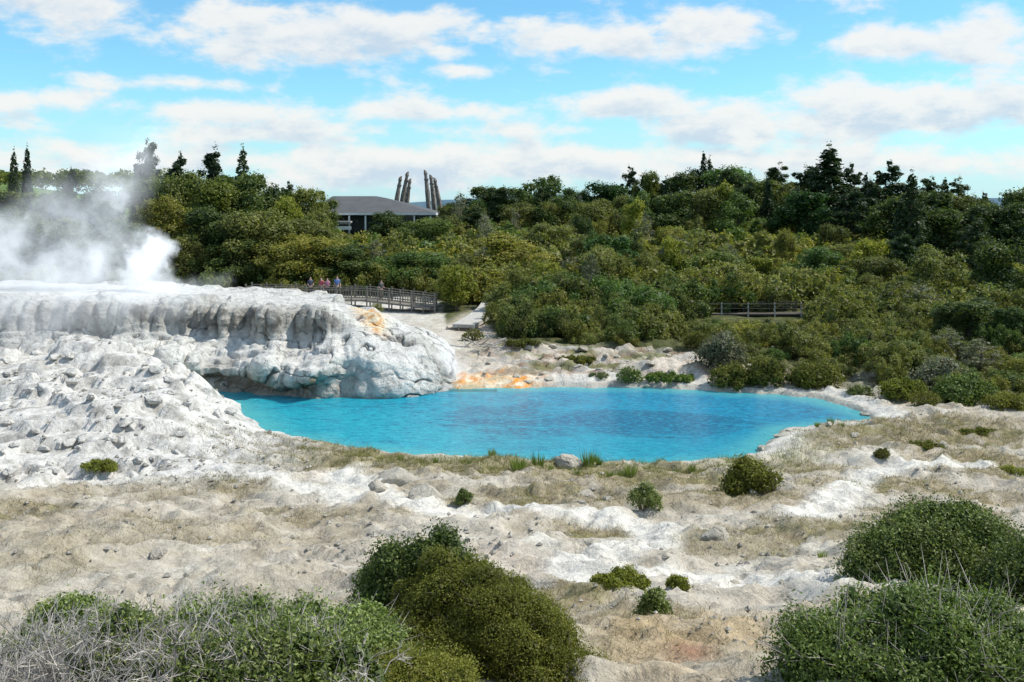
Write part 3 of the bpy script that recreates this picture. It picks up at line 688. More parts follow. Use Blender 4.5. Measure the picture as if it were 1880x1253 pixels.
small=[('leafy_shrub',1382,915,125,66,16000,M_fgo,'dark rounded bush standing on the pale bank'),('leafy_shrub',1182,950,74,46,6000,M_fg,'small grey-green bush on pale ground'),('leafy_shrub',1200,1155,74,54,6000,M_fg,'small sparse dark green bush beside yellow mat'),
('low_shrub',1140,1110,115,26,16000,M_yel,'flat bright yellow-green mat of ground shrub'),('low_shrub',1244,1112,44,24,5000,M_yel,'small yellow-green mound shrub'),('leafy_shrub',852,940,36,28,3000,M_fg,'tiny green bush beside boulders'),('low_shrub',180,862,74,18,6000,M_yel,'small yellow-green shrub on white sinter'),
('leafy_shrub',1155,703,60,30,4000,M_sedge,'bright green clump on the far shore'),('leafy_shrub',1325,680,100,56,9000,M_greyf,'grey-green bush at the far shore'),('leafy_shrub',1500,712,110,40,8000,M_fgo,'olive bush by the pool'),('leafy_shrub',1410,708,90,46,7000,M_fgo,'olive bush by the pool'),('leafy_shrub',1345,708,100,40,7000,M_fgo,'low olive bush by the pool'),
('leafy_shrub',1660,738,100,30,7000,M_yel,'yellow-green bush beside the shore'),('leafy_shrub',1775,742,130,50,12000,M_fgb,'olive green bush beside the shore'),('leafy_shrub',1730,720,130,56,9000,M_greyf,'grey twiggy bush beside the shore'),('leafy_shrub',1850,750,100,26,6000,M_fgo,'low olive bush beside the shore'),
('leafy_shrub',1700,748,60,24,4000,M_fgo,'low olive bush beside the shore'),('leafy_shrub',1580,730,60,20,3000,M_fg,'small green bush by the pool'),('low_shrub',1225,699,110,12,3000,M_sedge,'low green bush on the far shore'),('low_shrub',960,645,70,12,2500,M_fgo,'low olive bush on the far flats'),('low_shrub',1100,696,44,10,1800,M_fg,'low green clump on the far shore'),('leafy_shrub',1280,645,70,28,4000,M_fgo,'olive bush at the forest edge'),('leafy_shrub',1620,855,34,16,2500,M_fgo,'tiny olive bush on the bank'),('leafy_shrub',690,553,36,20,1800,M_yel,'small yellow-green bush below the railing'),('low_shrub',1060,668,90,10,3000,M_fgo,'low olive bush on the far flats'),('leafy_shrub',870,625,50,22,2500,M_fgo,'low olive bush at the forest edge'),
('low_shrub',1700,830,70,10,3000,M_fgo,'low olive bush on the grassy bank'),('low_shrub',1800,800,90,14,4000,M_fgo,'low olive bush on the grassy bank'),('low_shrub',1860,880,60,14,3000,M_yel,'low yellow-green bush on the bank')]
for i,(nm,px,py,w_,h,n,mt,lab) in enumerate(small):
    X,Y=gp(px,py); 
    if px==690: X,Y=-11.2,82
    g=h1(X,Y); W=w_/F*Y; Hh=h/F*Y*1.1; lob=dome_lobes(np.random.default_rng(700+i),W,W*.8,Hh,22,.24)
    fg_shrub(nm,lob,n,max(.02,W*.017),mt,(X,Y,g-.03),lab,seed=720+i,shell=.55,aspect=.5)

# ---------------------------------------------------------------- sedge tufts, dry grass, gravel, boulders
def tuft(seed,n,h,spread):
    r=np.random.default_rng(seed); a=r.random(n)*6.28; rr=spread*np.sqrt(r.random(n))
    b=np.stack([np.cos(a)*rr,np.sin(a)*rr,np.zeros(n)-.03],-1); ln=np.stack([np.cos(a)*.45*r.random(n),np.sin(a)*.45*r.random(n),np.ones(n)],-1)*(h*(.4+.6*r.random(n)))[:,None]
    t=r.random(n)*6.28; wv=np.stack([np.cos(t),np.sin(t),0*t],-1)*.012
    Vx=np.stack([b-wv,b+wv,b+ln*.6+wv*.7,b+ln],1).reshape(-1,3); T=np.repeat(np.stack([r.random(n)]*3,-1),4,axis=0)
    return mesh_arrays('sedge_tuft',Vx,np.arange(4*n).reshape(n,4),{'tint':T})
tv=[tuft(i,120,.55,.16) for i in range(4)]
for me in tv: me.materials.append(M_sedge)
for (px,py,s) in [(950,868,1.2),(957,872,1.0),(987,868,1.1),(1080,864,1.2),(1092,860,.9),(1158,884,1.0),(1140,884,.8),(903,852,.7),(735,848,.6),(1120,888,.6),(1100,866,.6),(800,860,.5),(1012,878,.5),(1180,872,.5),(1525,790,.7),(1545,790,.6),(1500,794,.5),(1510,1030,.5),(1240,872,.5),(1060,880,.5),(1270,876,.6),(860,862,.5),(1585,786,.5),(700,846,.4)]:
    X,Y=gp(px,py); o=add('sedge_tuft',random.choice(tv),loc=(X,Y,h1(X,Y)),label='spiky green sedge tuft near the pool edge',category='grass tuft',group='sedge tufts near the pool edge'); o.scale=(s,s,s); o.rotation_euler=(0,0,random.random()*6)
def blades(name,mat,keepfn,n,lab,hs,seed):
    r=np.random.default_rng(seed)
    gy_=r.uniform(10,50,n); gx_=r.uniform(-.56,.56,n)*gy_; keep=r.random(n)<keepfn(gx_,gy_)
    keep&=(pool_sd(gx_,gy_)>.45); gx_=gx_[keep]; gy_=gy_[keep]; gz_=H(gx_,gy_); n=len(gx_); print(name,n)
    a=r.random(n)*6.28; hh=(.03+.08*r.random(n))*(.7+gy_/60)*hs; wd=.003+.00014*gy_
    b=np.stack([gx_,gy_,gz_-.02],-1); wv=np.stack([np.cos(a),np.sin(a),0*a],-1)*wd[:,None]; ln=np.stack([r.normal(size=n)*.6,r.normal(size=n)*.6,np.ones(n)],-1)*hh[:,None]
    Vx=np.stack([b-wv,b+wv,b+ln*.7+wv*.6,b+ln],1).reshape(-1,3); 
    gr=np.clip(fbm(gx_*.7,gy_*.7,2.9,3)+.5,0,1)
    T=np.repeat(np.stack([r.random(n),gr,gr*0],-1),4,axis=0)
    add(name,mesh_arrays(name,Vx,np.arange(4*n).reshape(n,4),{'tint':T}),mat,kind='stuff',label=lab,category='grass')
blades('dry_grass',M_dry,lambda x,y:np.clip(drymask(x,y)-.12,0,.95)*.62*(y/40)**.2*sst(-.5,.2,fbm(x*1.5,y*1.5,8,4))*(1-pathmask(x,y)),1000000,'thin dry tan grass on the sinter flats',.95,77)
def gmask(x,y):
    m=shoreband(x,y)
    return np.clip(m*sst(-.3,.2,fbm(x*.9,y*1.2,3,3))*.8+ sst(.7,1.1,drymask(x,y))*sst(.15,.4,fbm(x*.7,y*.7,13,3))*.3,0,1)
blades('green_grass',M_ggr,gmask,700000,'patchy green and yellow grass along the pool bank',1.6,78)
def boulder(seed,sub=4,rough=.3,col=(.50,.47,.42)):
    bm=bmesh.new(); bmesh.ops.create_icosphere(bm,subdivisions=sub,radius=1); P=np.array([v.co[:] for v in bm.verts])
    r=np.random.default_rng(seed+900)
    n=fbm(P[:,0]*1.1+seed*7.7,P[:,1]*1.1,P[:,2]*1.1,3); n2=fbm(P[:,0]*3+seed,P[:,1]*3,P[:,2]*3,4,ridge=True)
    P=P*(1+n*rough*1.6)[:,None]
    for k in range(10):
        d=r.normal(size=3); d/=np.linalg.norm(d); lim=.50+.3*r.random(); s=P@d; ex=np.maximum(s-lim,0); P=P-ex[:,None]*d[None]*.95
    P=P*(1+(n2-.4)*.12)[:,None]; P[:,2]*=.62
    fs=[[v.index for v in f.verts] for f in bm.faces]; bm.free()
    c=np.array(col)[None]*(1+n2*.25)[:,None]
    return mesh_arrays('boulder',P,np.array(fs),{'tint':c},True)
bv=[boulder(i,col=(.42,.385,.32)) for i in range(6)]; bw_=[boulder(i+10,col=(.52,.505,.47)) for i in range(6)]
for me in bv+bw_: me.materials.append(M_rock)
bl=[(715,893,66,0),(745,905,30,0),(690,905,24,0),(790,922,64,0),(830,918,46,0),(765,930,28,0),(1040,862,32,0),(1150,1052,22,0),(1128,1050,14,0),(1170,1056,12,0),(1220,1052,14,0),(1088,1026,16,0),(1195,912,34,0),(1120,920,18,0),(1075,915,30,0),(905,905,22,0),(1160,912,16,0),(1350,1072,14,0),(1310,1010,30,0),(290,1030,22,0),(560,1000,10,0),(620,935,14,0),(1640,915,16,0),(1745,768,14,0),(1695,770,10,0),(1440,915,28,0),(1730,830,14,0),
(90,855,18,1),(20,865,18,1),(130,690,24,1),(40,700,22,1),(230,790,18,1),(330,800,18,1),(280,745,22,1),(400,765,22,1),(350,840,14,1),(10,750,22,1),(500,830,10,1),(110,820,12,1),(1590,765,12,0),(1560,757,10,0),(1520,742,11,0),(1545,750,8,0),(1400,822,12,0),(1430,800,11,0),(1350,846,10,0),(1570,775,9,0),(1480,736,8,0),(1450,793,9,0)]
r1=random.Random(3)
for k in range(70): bl.append((r1.uniform(0,430),r1.uniform(650,870),r1.uniform(5,17),1))
for k in range(70): bl.append((r1.uniform(880,1620),r1.uniform(640,714),r1.uniform(4,14),0))
for k in range(40): bl.append((r1.uniform(50,1850),r1.uniform(880,1200),r1.uniform(5,14),0))
for k in range(14): bl.append((r1.uniform(1380,1600),r1.uniform(776,835),r1.uniform(5,11),0))
for (px,py,w_,k) in bl:
    X,Y=gp(px,py); s=w_/F*Y; me=random.choice(bw_ if k else bv)
    if pool_sd(np.array([X]),np.array([Y]))[0]<-.5: continue
    o=add('boulder',me,loc=(X,Y,h1(X,Y)-s*.12),label='lumpy white silica boulder' if k else 'weathered pale grey boulder on the sinter flat',category='rock',group='white silica boulders' if k else 'pale boulders on the flat')
    o.scale=(s*.95,s*.8,s*random.uniform(.6,.95)); o.rotation_euler=(0,0,random.random()*6)
r=np.random.default_rng(9)
sy=np.concatenate([r.uniform(10,36,5200),r.uniform(32,50,2200)]); sx=np.concatenate([r.uniform(-.56,.56,5200)*sy[:5200],r.uniform(-.55,-.2,2200)*sy[5200:]])
ok=(fbm(sx*.6,sy*.6,1.3,3)>-.02)&(pool_sd(sx,sy)>.3)&(pathmask(sx,sy)<.3); sx=sx[ok]; sy=sy[ok]; sz=H(sx,sy); n=len(sx)
base=np.array([(1,0,0),(-1,0,0),(0,1,0),(0,-1,0),(0,0,1),(0,0,-1)],float); tri=np.array([(0,2,4),(2,1,4),(1,3,4),(3,0,4),(2,0,5),(1,2,5),(3,1,5),(0,3,5)])
s=(.010+.045*r.random(n)**3)*(1+sy/30); a=r.random(n)*6.28
B=base[None]*(.6+.7*r.random((n,6,1))); ca,sa=np.cos(a)[:,None],np.sin(a)[:,None]
Bx=B[...,0]*ca-B[...,1]*sa; By=B[...,0]*sa+B[...,1]*ca
Vx=np.stack([Bx*s[:,None]+sx[:,None],By*s[:,None]+sy[:,None],B[...,2]*s[:,None]*.7+sz[:,None]+.2*s[:,None]],-1).reshape(-1,3)
Fx=(tri[None]+6*np.arange(n)[:,None,None]).reshape(-1,3); T=np.repeat(np.stack([.30+.28*r.random(n)]*3,-1)*np.array([1,.94,.82]),6,axis=0)
add('gravel',mesh_arrays('gravel',Vx,Fx,{'tint':T}),M_rock,kind='stuff',label='loose pale stones scattered on the ground',category='gravel')
mb=MB(); r=np.random.default_rng(19)
for i in range(22):
    a=Vector((r.normal()*.8,r.normal()*.4,.1)); d=Vector((r.normal(),r.normal()*.5,abs(r.normal())*.5)).normalized(); Ln=.6+r.random()*1.1
    mb.tube([a,a+d*Ln*.5+Vector((0,0,.05)),a+d*Ln],[.06,.04,.02],5)
X,Y=gp(890,648); add('driftwood_pile',mb.mesh('driftwood_pile'),M_twig,loc=(X,Y,h1(X,Y)),label='pile of bleached dead branches on the far flat',category='dead branches')

# ---------------------------------------------------------------- boardwalk with railing
bw=add('boardwalk',None,loc=(0,0,0),label='raised timber boardwalk with slatted railing beyond the terrace',category='boardwalk')
A=Vector((-23,87,1.85)); B=Vector((-12.4,86,1.75)); Cc=Vector((-6.4,83.5,1.35))
def seg_box(mb,a,b,w,h):
    d=b-a; L_=d.length; rz=math.atan2(d.y,d.x); base=len(mb.v); sx_=Vector((math.cos(rz),math.sin(rz),0)); sy_=Vector((-math.sin(rz),math.cos(rz),0))
    for p in(a,b):
        for yy,zz in((-w/2,-h/2),(w/2,-h/2),(w/2,h/2),(-w/2,h/2)): mb.v.append(tuple(p+sy_*yy+Vector((0,0,zz))))
    for f in((0,1,2,3),(7,6,5,4),(0,4,5,1),(1,5,6,2),(2,6,7,3),(3,7,4,0)): mb.f.append([base+i for i in f])
mb=MB(); seg_box(mb,A,B,2.2,.14); seg_box(mb,B,Cc,2.2,.14); add('deck',mb.mesh('deck'),M_wood,parent=bw)
pm=MB(); pm.box((0,0,.05),(.11,.11,2.3)); pm.box((0,0,1.22),(.14,.14,.04)); pme=pm.mesh('post'); pme.materials.append(M_wood)
for (a,b_,k) in((A,B,8),(B,Cc,6)):
    for sd_ in (-1,1):
        off=Vector((0,sd_*1.0,0))
        for i in range(k if b_ is B else k+1):
            p=a.lerp(b_,i/k)+off; add('post',pme,parent=bw,loc=tuple(p))
for (a,b_) in((A,B),(B,Cc)):
    for sd_ in (-1,1):
        off=Vector((0,sd_*1.0-.08*1,0)); mb=MB()
        seg_box(mb,a+off+Vector((0,0,1.05)),b_+off+Vector((0,0,1.05)),.10,.06); add('handrail',mb.mesh('handrail'),M_wood,parent=bw)
        mb=MB()
        seg_box(mb,a+off+Vector((0,0,.25)),b_+off+Vector((0,0,.25)),.05,.08); seg_box(mb,a+off+Vector((0,0,.88)),b_+off+Vector((0,0,.88)),.05,.08)
        n_=int((b_-a).length/.24)
        for i in range(n_):
            p=a.lerp(b_,(i+.5)/n_)+off; mb.box((p.x,p.y+.045,p.z+.56),(.06,.03,.72))
        add('slats',mb.mesh('slats'),M_wood if sd_<0 else M_woodd,parent=bw)
a0=Vector((-3.6,73.6,.95)); a1=Vector((-1.6,87,1.75)); 
mb=MB()
for i in range(24):
    q0=a0.lerp(a1,i/24); q1=a0.lerp(a1,(i+1)/24); bnd=Vector((.5*math.sin(i/24*3.14),0,0)); bn1=Vector((.5*math.sin((i+1)/24*3.14),0,0)); seg_box(mb,q0+bnd,q1+bn1,1.7,.3)
add('path',mb.mesh('path'),M_conc,kind='structure')
e=add('retaining_wall',None,loc=(-3.9,73.0,.6),label='dark timber retaining wall at the foot of a pale path',category='wall')
mb=MB()
for i in range(3): mb.box((0,0,-.15+i*.2),(1.9,.12,.18))
add('boards',mb.mesh('boards'),M_woodd,parent=e)
for i in range(3):
    mb=MB(); mb.box((-.85+i*.85,-.1,.0),(.1,.1,.9)); add('post',mb.mesh('post'),M_wood,parent=e)
e=add('path_fence',None,loc=(0,0,0),label='low weathered fence beside the pale ramp path',category='fence')
mb=MB(); o_=Vector((1.2,0,-.05)); f0=a0.lerp(a1,.55)+Vector((.4,0,0)); seg_box(mb,f0+o_+Vector((0,0,.9)),a1+o_+Vector((0,0,.9)),.06,.06); add('rail',mb.mesh('rail'),M_wood,parent=e)
for i in range(4):
    p=f0.lerp(a1,i/3)+o_; mb=MB(); mb.box((p.x,p.y,p.z+.4),(.07,.07,1.1)); add('post',mb.mesh('post'),M_wood,parent=e)
fb=add('footbridge',None,loc=(0,0,0),label='low footbridge with dark rails and pale posts by the scrub',category='footbridge')
Yb=80.5; zb=1.15; x0,x1=14.6,23.6
mb=MB(); mb.box(((x0+x1)/2,Yb+.8,zb-.1),(x1-x0,1.6,.12)); add('deck',mb.mesh('deck'),M_woodd,parent=fb)
for yy in(Yb-.02,Yb+1.62):
    mb=MB(); mb.box(((x0+x1)/2,yy-.06,zb+.78),(x1-x0,.05,.05)); mb.box(((x0+x1)/2,yy-.06,zb+.42),(x1-x0,.04,.035)); add('rail',mb.mesh('rail'),M_wood,parent=fb)
    for i in range(5):
        mb=MB(); mb.box((x0+.2+i*(x1-x0-.4)/4,yy+.02,zb+.25),(.10,.08,1.25),top=.95); add('post',mb.mesh('post'),M_conc if yy<Yb+1 else M_woodd,parent=fb)

# ---------------------------------------------------------------- building
gz0=h1(-20,150)
bd=add('pavilion',None,loc=(-20,150,gz0),label='low visitor pavilion with large grey hipped roof and glass walls',category='building')
E=8.7-gz0; R=11.2-gz0
prof=[(0,0),(.3,.33),(.6,.64),(.85,.89),(1,1)]
mb=MB(); rings=[]
ex0,ex1,ey0,ey1=-8.6,8.9,-6.5,8; rx0,rx1,ry=-7.2,-.6,1.0
for (q,zq) in prof:
    x0_=ex0+(rx0-ex0)*q; x1_=ex1+(rx1-ex1)*q; y0_=ey0+(ry-.05-ey0)*q; y1_=ey1+(ry+.05-ey1)*q; z=E+(R-E)*zq
    rings.append([(x0_,y0_,z),(x1_,y0_,z),(x1_,y1_,z),(x0_,y1_,z)])
for rg in rings: mb.v+=rg
for i in range(len(rings)-1):
    for j in range(4): mb.f.append([i*4+j,i*4+(j+1)%4,(i+1)*4+(j+1)%4,(i+1)*4+j])
mb.f.append([(len(rings)-1)*4+j for j in range(4)]); mb.f.append([3,2,1,0])
add('roof',mb.mesh('roof'),M_roof,parent=bd)
mb=MB(); mb.box((.15,ey0-.06,E-.14),(ex1-ex0+.3,.12,.26)); mb.box((ex0-.06,.75,E-.14),(.12,14.4,.26)); mb.box((ex1+.06,.75,E-.14),(.12,14.4,.26)); add('fascia',mb.mesh('fascia'),M_white,parent=bd)
mb=MB(); mb.box((.1,.8,E/2-.25),(15.5,11.5,E-.1)); add('glass_wall',mb.mesh('wall'),M_glass,parent=bd)
for i in range(8):
    mb=MB(); mb.box((-8.2+i*2.35,ey0+.25,E/2-.3),(.22,.22,E-.1)); add('column',mb.mesh('column'),M_white,parent=bd)
mb=MB(); mb.box((-5.8,ey0-.9,E-1.25),(5.6,1.6,.2)); add('canopy',mb.mesh('canopy'),M_conc,parent=bd)
mb=MB(); mb.box((-5.8,ey0-1.2,.55),(5.6,.1,.5)); mb.box((-5.8,ey0-1.2,1.15),(5.6,.08,.1)); add('balustrade',mb.mesh('balustrade'),M_white,parent=bd)
g2=h1(-6,150)
sh=add('shelter',None,loc=(-6,150,g2),label='long low shelter with thin dark flat roof',category='shelter')
mb=MB(); mb.box((0,0,8.55-g2),(12.5,4,.25)); add('roof',mb.mesh('roof'),M_roof,parent=sh)
for i in range(5):
    mb=MB(); mb.box((-5.5+i*2.75,-1.6,(8.4-g2)/2),(.2,.2,8.4-g2)); add('column',mb.mesh('column'),M_woodd,parent=sh)
M_pole=simple_mat('carved_timber',(.17,.145,.12),.85,.5,2.5,.06)
for i,(bx,tx,tp,hk) in enumerate([(721,735,325,1),(730,748,316,1),(742,752,330,1),(790,780,313,-1),(801,790,322,-1),(814,797,328,-1)]):
    Yp=160+(i%3)*1.6; b0=Vector(((bx-CX)/F*Yp,Yp,0)); g=h1(b0.x,Yp); b0.z=g; topz=CAMH+(HY-tp)/F*Yp; t0=Vector(((tx-CX)/F*Yp,Yp+.6,topz))
    e=add('sculpture_pole',None,loc=tuple(b0),label='tall weathered timber pole leaning inward with notched head',category='sculpture pole',group='ring of leaning timber poles')
    mb=MB(); v=t0-b0; pts=[Vector((0,0,-.3))]+[v*f+Vector((-hk*.06*math.sin(f*3.14),0,0)) for f in(.2,.4,.6,.8,.92)]
    mb.tube(pts,[.46,.44,.40,.40,.31,.24],7); add('shaft',mb.mesh('shaft'),M_pole,parent=e)
    q=pts[-1]; mb=MB(); mb.tube([q,q+Vector((hk*.02,0,.25)),q+Vector((hk*.10,0,.55)),q+Vector((hk*.28,0,.8))],[.30,.35,.24,.08],6); add('head',mb.mesh('head'),M_pole,parent=e)
    mb=MB(); mb.box((q.x-hk*.1,q.y,q.z-.75),(.70,.62,.24)); add('collar',mb.mesh('collar'),M_pole,parent=e)

# ---------------------------------------------------------------- people on the boardwalk
def skin(name,verts,edges,rad,mat,subs=1):
    me=bpy.data.meshes.new(name); me.from_pydata(verts,edges,[]); o=bpy.data.objects.new('tmp',me); COL.objects.link(o)
    bm=bmesh.new(); bm.from_mesh(me); ly=bm.verts.layers.skin.verify(); bm.verts.ensure_lookup_table()
    for i,v in enumerate(bm.verts): rr=rad[i]; v[ly].radius=rr if isinstance(rr,tuple) else (rr,rr); v[ly].use_root=(i==0)
    bm.to_mesh(me); bm.free()
    o.modifiers.new('s','SKIN').use_smooth_shade=True; ss=o.modifiers.new('u','SUBSURF'); ss.levels=subs; ss.render_levels=subs
    dg=bpy.context.evaluated_depsgraph_get(); out=bpy.data.meshes.new_from_object(o.evaluated_get(dg)); out.name=name
    bpy.data.objects.remove(o); out.materials.clear(); out.materials.append(mat); return out
M_skin=simple_mat('skin',(.50,.32,.24),.6,.05,4)
M_hair=simple_mat('hair',(.05,.035,.025),.7,.2,20)
def person(loc,rz,shirt,trs,lab,sc_=1.0,arm=0):
    e=add('person',None,loc=loc,label=lab,category='person'); e.rotation_euler=(0,0,rz); e.scale=(sc_,)*3
    v=[(0,0,.95),(0,0,1.15),(0,.01,1.38),(0,0,1.50),(0,-.01,1.60),(0,-.01,1.70)]; rd=[(.14,.10),(.125,.09),(.15,.10),.055,(.078,.09),(.06,.075)]
    ed=[(0,1),(1,2),(2,3),(3,4),(4,5)]
    v.append((0,-.12,1.60)); rd.append(.014); ed.append((4,6))
    for s in(-1,1):
        b=len(v); v+= [(s*.17,0,1.42),(s*.22,.02,1.14)]; rd+=[.055,.042]
        hx=(s*.20,-.20,1.06) if arm else (s*.25,-.05,.90); v.append(hx); rd.append(.028)
        dv=Vector((0,-.09,.01)) if arm else Vector((0,-.02,-.09)); hp=Vector(hx)+dv; v.append(tuple(hp)); rd.append((.036,.018)); ed+=[(2,b),(b,b+1),(b+1,b+2),(b+2,b+3)]
        for k in range(4):
            t=hp+dv*.7*(1,1.1,1.05,.8)[k]+(Vector(((k-1.5)*.022,0,0)) if arm else Vector((0,(k-1.5)*.022,0))); v.append(tuple(t)); rd.append(.009); ed.append((b+3,len(v)-1))
        t=Vector(hx)+dv*.8+Vector((-s*.045,-.02,0)); v.append(tuple(t)); rd.append(.010); ed.append((b+3,len(v)-1))
        b=len(v); v+=[(s*.10,0,.86),(s*.11,-.01,.48),(s*.12,.02,.09),(s*.13,-.14,.04)]; rd+=[.088,.058,.04,(.042,.03)]; ed+=[(0,b),(b,b+1),(b+1,b+2),(b+2,b+3)]
    add('body',skin('body',v,ed,rd,M_skin),parent=e)
    tv_=[(0,0,.93),(0,0,1.15),(0,.01,1.38),(0,0,1.47)]; tr=[(.16,.115),(.145,.108),(.168,.118),.07]; te=[(0,1),(1,2),(2,3)]
    for s in(-1,1):
        b=len(tv_); tv_+=[(s*.17,0,1.42),(s*.215,.015,1.18)]; tr+=[.07,.056]; te+=[(2,b),(b,b+1)]
    add('shirt',skin('shirt',tv_,te,tr,simple_mat('shirt_cloth',shirt,.8,.1,10)),parent=e)
    lv=[(0,0,.96)]; lr=[(.155,.115)]; le=[]
    for s in(-1,1):
        b=len(lv); lv+=[(s*.10,0,.86),(s*.11,-.01,.48),(s*.12,.02,.12)]; lr+=[.1,.07,.058]; le+=[(0,b),(b,b+1),(b+1,b+2)]
    add('trousers',skin('trousers',lv,le,lr,simple_mat('trouser_cloth',trs,.85,.1,10)),parent=e)
    add('hair',skin('hair',[(0,.03,1.64),(0,.02,1.73),(0,.07,1.58)],[(0,1),(0,2)],[.085,.06,.06],M_hair),parent=e)
def dz(X):
    return 1.82+(-12.4-X)*.0094 if X<-12.4 else 1.82+(X+12.4)/6.0*-.4
for (px,rz,sh_,tr,lab,s_,arm) in [(570,.3,(.05,.06,.10),(.03,.03,.05),'person in dark jacket leaning at the boardwalk railing',1.05,1),(590,-.4,(.45,.08,.10),(.04,.05,.10),'person in red top standing at the boardwalk railing',1.02,0),(601,.1,(.40,.18,.25),(.05,.05,.06),'person in pink top standing at the boardwalk railing',1.0,1),(619,.2,(.10,.18,.40),(.04,.04,.06),'tall person in blue jacket standing at the boardwalk railing',1.1,0),(700,.5,(.08,.08,.08),(.12,.10,.08),'person in black top looking over the boardwalk railing',1,1)]:
    Y=86.4 if px<650 else 85.5; X=(px-CX)/F*Y; person((X,Y,dz(X)),rz,sh_,tr,lab,s_,arm)

# ---------------------------------------------------------------- hills
def hill(name,x0,x1,Y,d,fn,col,seed):
    xs=np.linspace(x0,x1,160); v=np.linspace(-1,1,24); X,Vv=np.meshgrid(xs,v); Z=(fn(X)+fbm(X*.012,Vv*2+seed,seed,4)*6)*np.cos(Vv*1.57)-8; Yy=Y+Vv*d
    idx=np.arange(X.size).reshape(X.shape); Q=np.stack([idx[:-1,:-1],idx[:-1,1:],idx[1:,1:],idx[1:,:-1]],-1).reshape(-1,4)
    add(name,mesh_arrays(name,np.stack([X,Yy,Z],-1).reshape(-1,3),Q,None,True),col,kind='structure')
def hill_mat(name,a,b,s):
    m,t,bb=mat_new(name); p=t.new('ShaderNodeNewGeometry').outputs['Position']; t.put(bb.inputs['Base Color'],t.mix(t.ss(t.noise(p,s,6,.65),.42,.58),a,b)); bb.inputs['Roughness'].default_value=1; bb.inputs['Specular IOR Level'].default_value=.1; return m
hill('green_hill',-560,-120,620,120,lambda x:36-(x+420)**2*.0006,hill_mat('pasture',(.13,.20,.06),(.04,.065,.03),.02),1)
hill('far_hill',600,2000,2600,500,lambda x:42+10*np.sin(x*.004),hill_mat('haze_tinted_hill',(.07,.13,.19),(.09,.15,.20),.01),2)  # both far hills: distance haze painted in as a bluish base colour
hill('far_hill',-1500,600,2600,500,lambda x:26+14*np.sin(x*.005+1),hill_mat('haze_tinted_hill',(.07,.13,.18),(.10,.16,.20),.01),3)
r=np.random.default_rng(55); lob=[]
for i in range(90):
    X=r.uniform(-330,-190); Yh=560+r.uniform(-20,30); lob.append((X,Yh,22+r.random()*4,3.5+2.5*r.random(),.8))
add('distant_wood',foliage('distant_wood',r,lob,16000,.8,.6,.5,0,.8,M_dark,0),kind='stuff',label='dark row of trees on the far green hill',category='wood')

# ---------------------------------------------------------------- geyser steam (volumes)
def steam(name,lo,hi,blobs,lab,gain,nscale,step=.35,glow=.66):
    mb=MB(); c=[(a+b)/2 for a,b in zip(lo,hi)]; mb.box(c,[b-a for a,b in zip(lo,hi)])
    m=bpy.data.materials.new('steam_vapour'); m.use_nodes=True; t=NT(m.node_tree); t.n.clear()
    out=t.new('ShaderNodeOutputMaterial'); p=t.new('ShaderNodeNewGeometry').outputs['Position']
    nz=t.noise(p,nscale*.6,4,.6,0,True); off=t.vm('SCALE',t.vm('SUBTRACT',nz,(.5,.5,.5))); off.node.inputs['Scale'].default_value=5.6/ (nscale/.5)
    q=t.vm('ADD',p,off); tot=None
    for (x,y,z,rx,rz,d) in blobs:
        v=t.vm('MULTIPLY',t.vm('SUBTRACT',q,(x,y,z)),(1/rx,1/rx,1/rz)); e=t.m('SUBTRACT',1.0,t.vm('DOT_PRODUCT',v,v),clamp=True); e=t.m('MULTIPLY',t.m('MULTIPLY',e,e),d)
        tot=e if tot is None else t.m('ADD',tot,e)
    n=t.noise(q,nscale,5,.6); n=t.ss(n,.36,.68); d=t.m('MULTIPLY',t.m('MULTIPLY',tot,t.m('MULTIPLY_ADD',n,1.3,.10)),gain)
    vs=t.new('ShaderNodeVolumePrincipled'); vs.inputs['Color'].default_value=(1,1,1,1); vs.inputs['Anisotropy'].default_value=.15; t.put(vs.inputs['Density'],d)
    vs.inputs['Emission Color'].default_value=(.86,.93,1,1); t.put(vs.inputs['Emission Strength'],t.m('MULTIPLY',d,glow))  # added glow whitens the vapour, standing in for multiple scattering
    t.l.new(vs.outputs[0],out.inputs['Volume'])
    try: m.cycles.volume_step_rate=step
    except: pass
    add(name,mb.mesh(name),m,kind='stuff',label=lab,category='steam')
def sb(px,py,rx,rz,d,Y=61.0): k=Y/F; return ((px-CX)*k,Y,CAMH-(py-HY)*k,rx*k,rz*k,d)
blobs=[sb(285,468,44,46,4.2),sb(265,505,62,46,1.4),sb(300,528,60,26,.5),sb(190,470,100,85,.36),sb(130,500,120,75,.30),sb(50,500,130,85,.30),sb(10,430,120,95,.26),sb(185,385,85,105,.30),sb(225,320,75,105,.22),sb(262,262,58,80,.15),sb(110,390,95,115,.18),sb(-60,470,130,110,.32),sb(110,565,210,70,.20,55),sb(0,580,180,70,.22,55),sb(250,550,150,50,.16,55.5),sb(370,535,110,20,.12,58)]
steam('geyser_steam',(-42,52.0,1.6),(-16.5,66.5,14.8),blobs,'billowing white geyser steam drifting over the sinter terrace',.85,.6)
steam('pool_steam',(-5.8,53.0,0),(-.8,57,5.0),[(-3.3,54.8,1.2,1.2,1.7,1.0),(-3.6,55,2.5,1.0,1.5,.5),(-2.4,54.8,.6,1.3,.8,.7)],'wisp of steam rising where hot water meets the pool',.42,1.2)

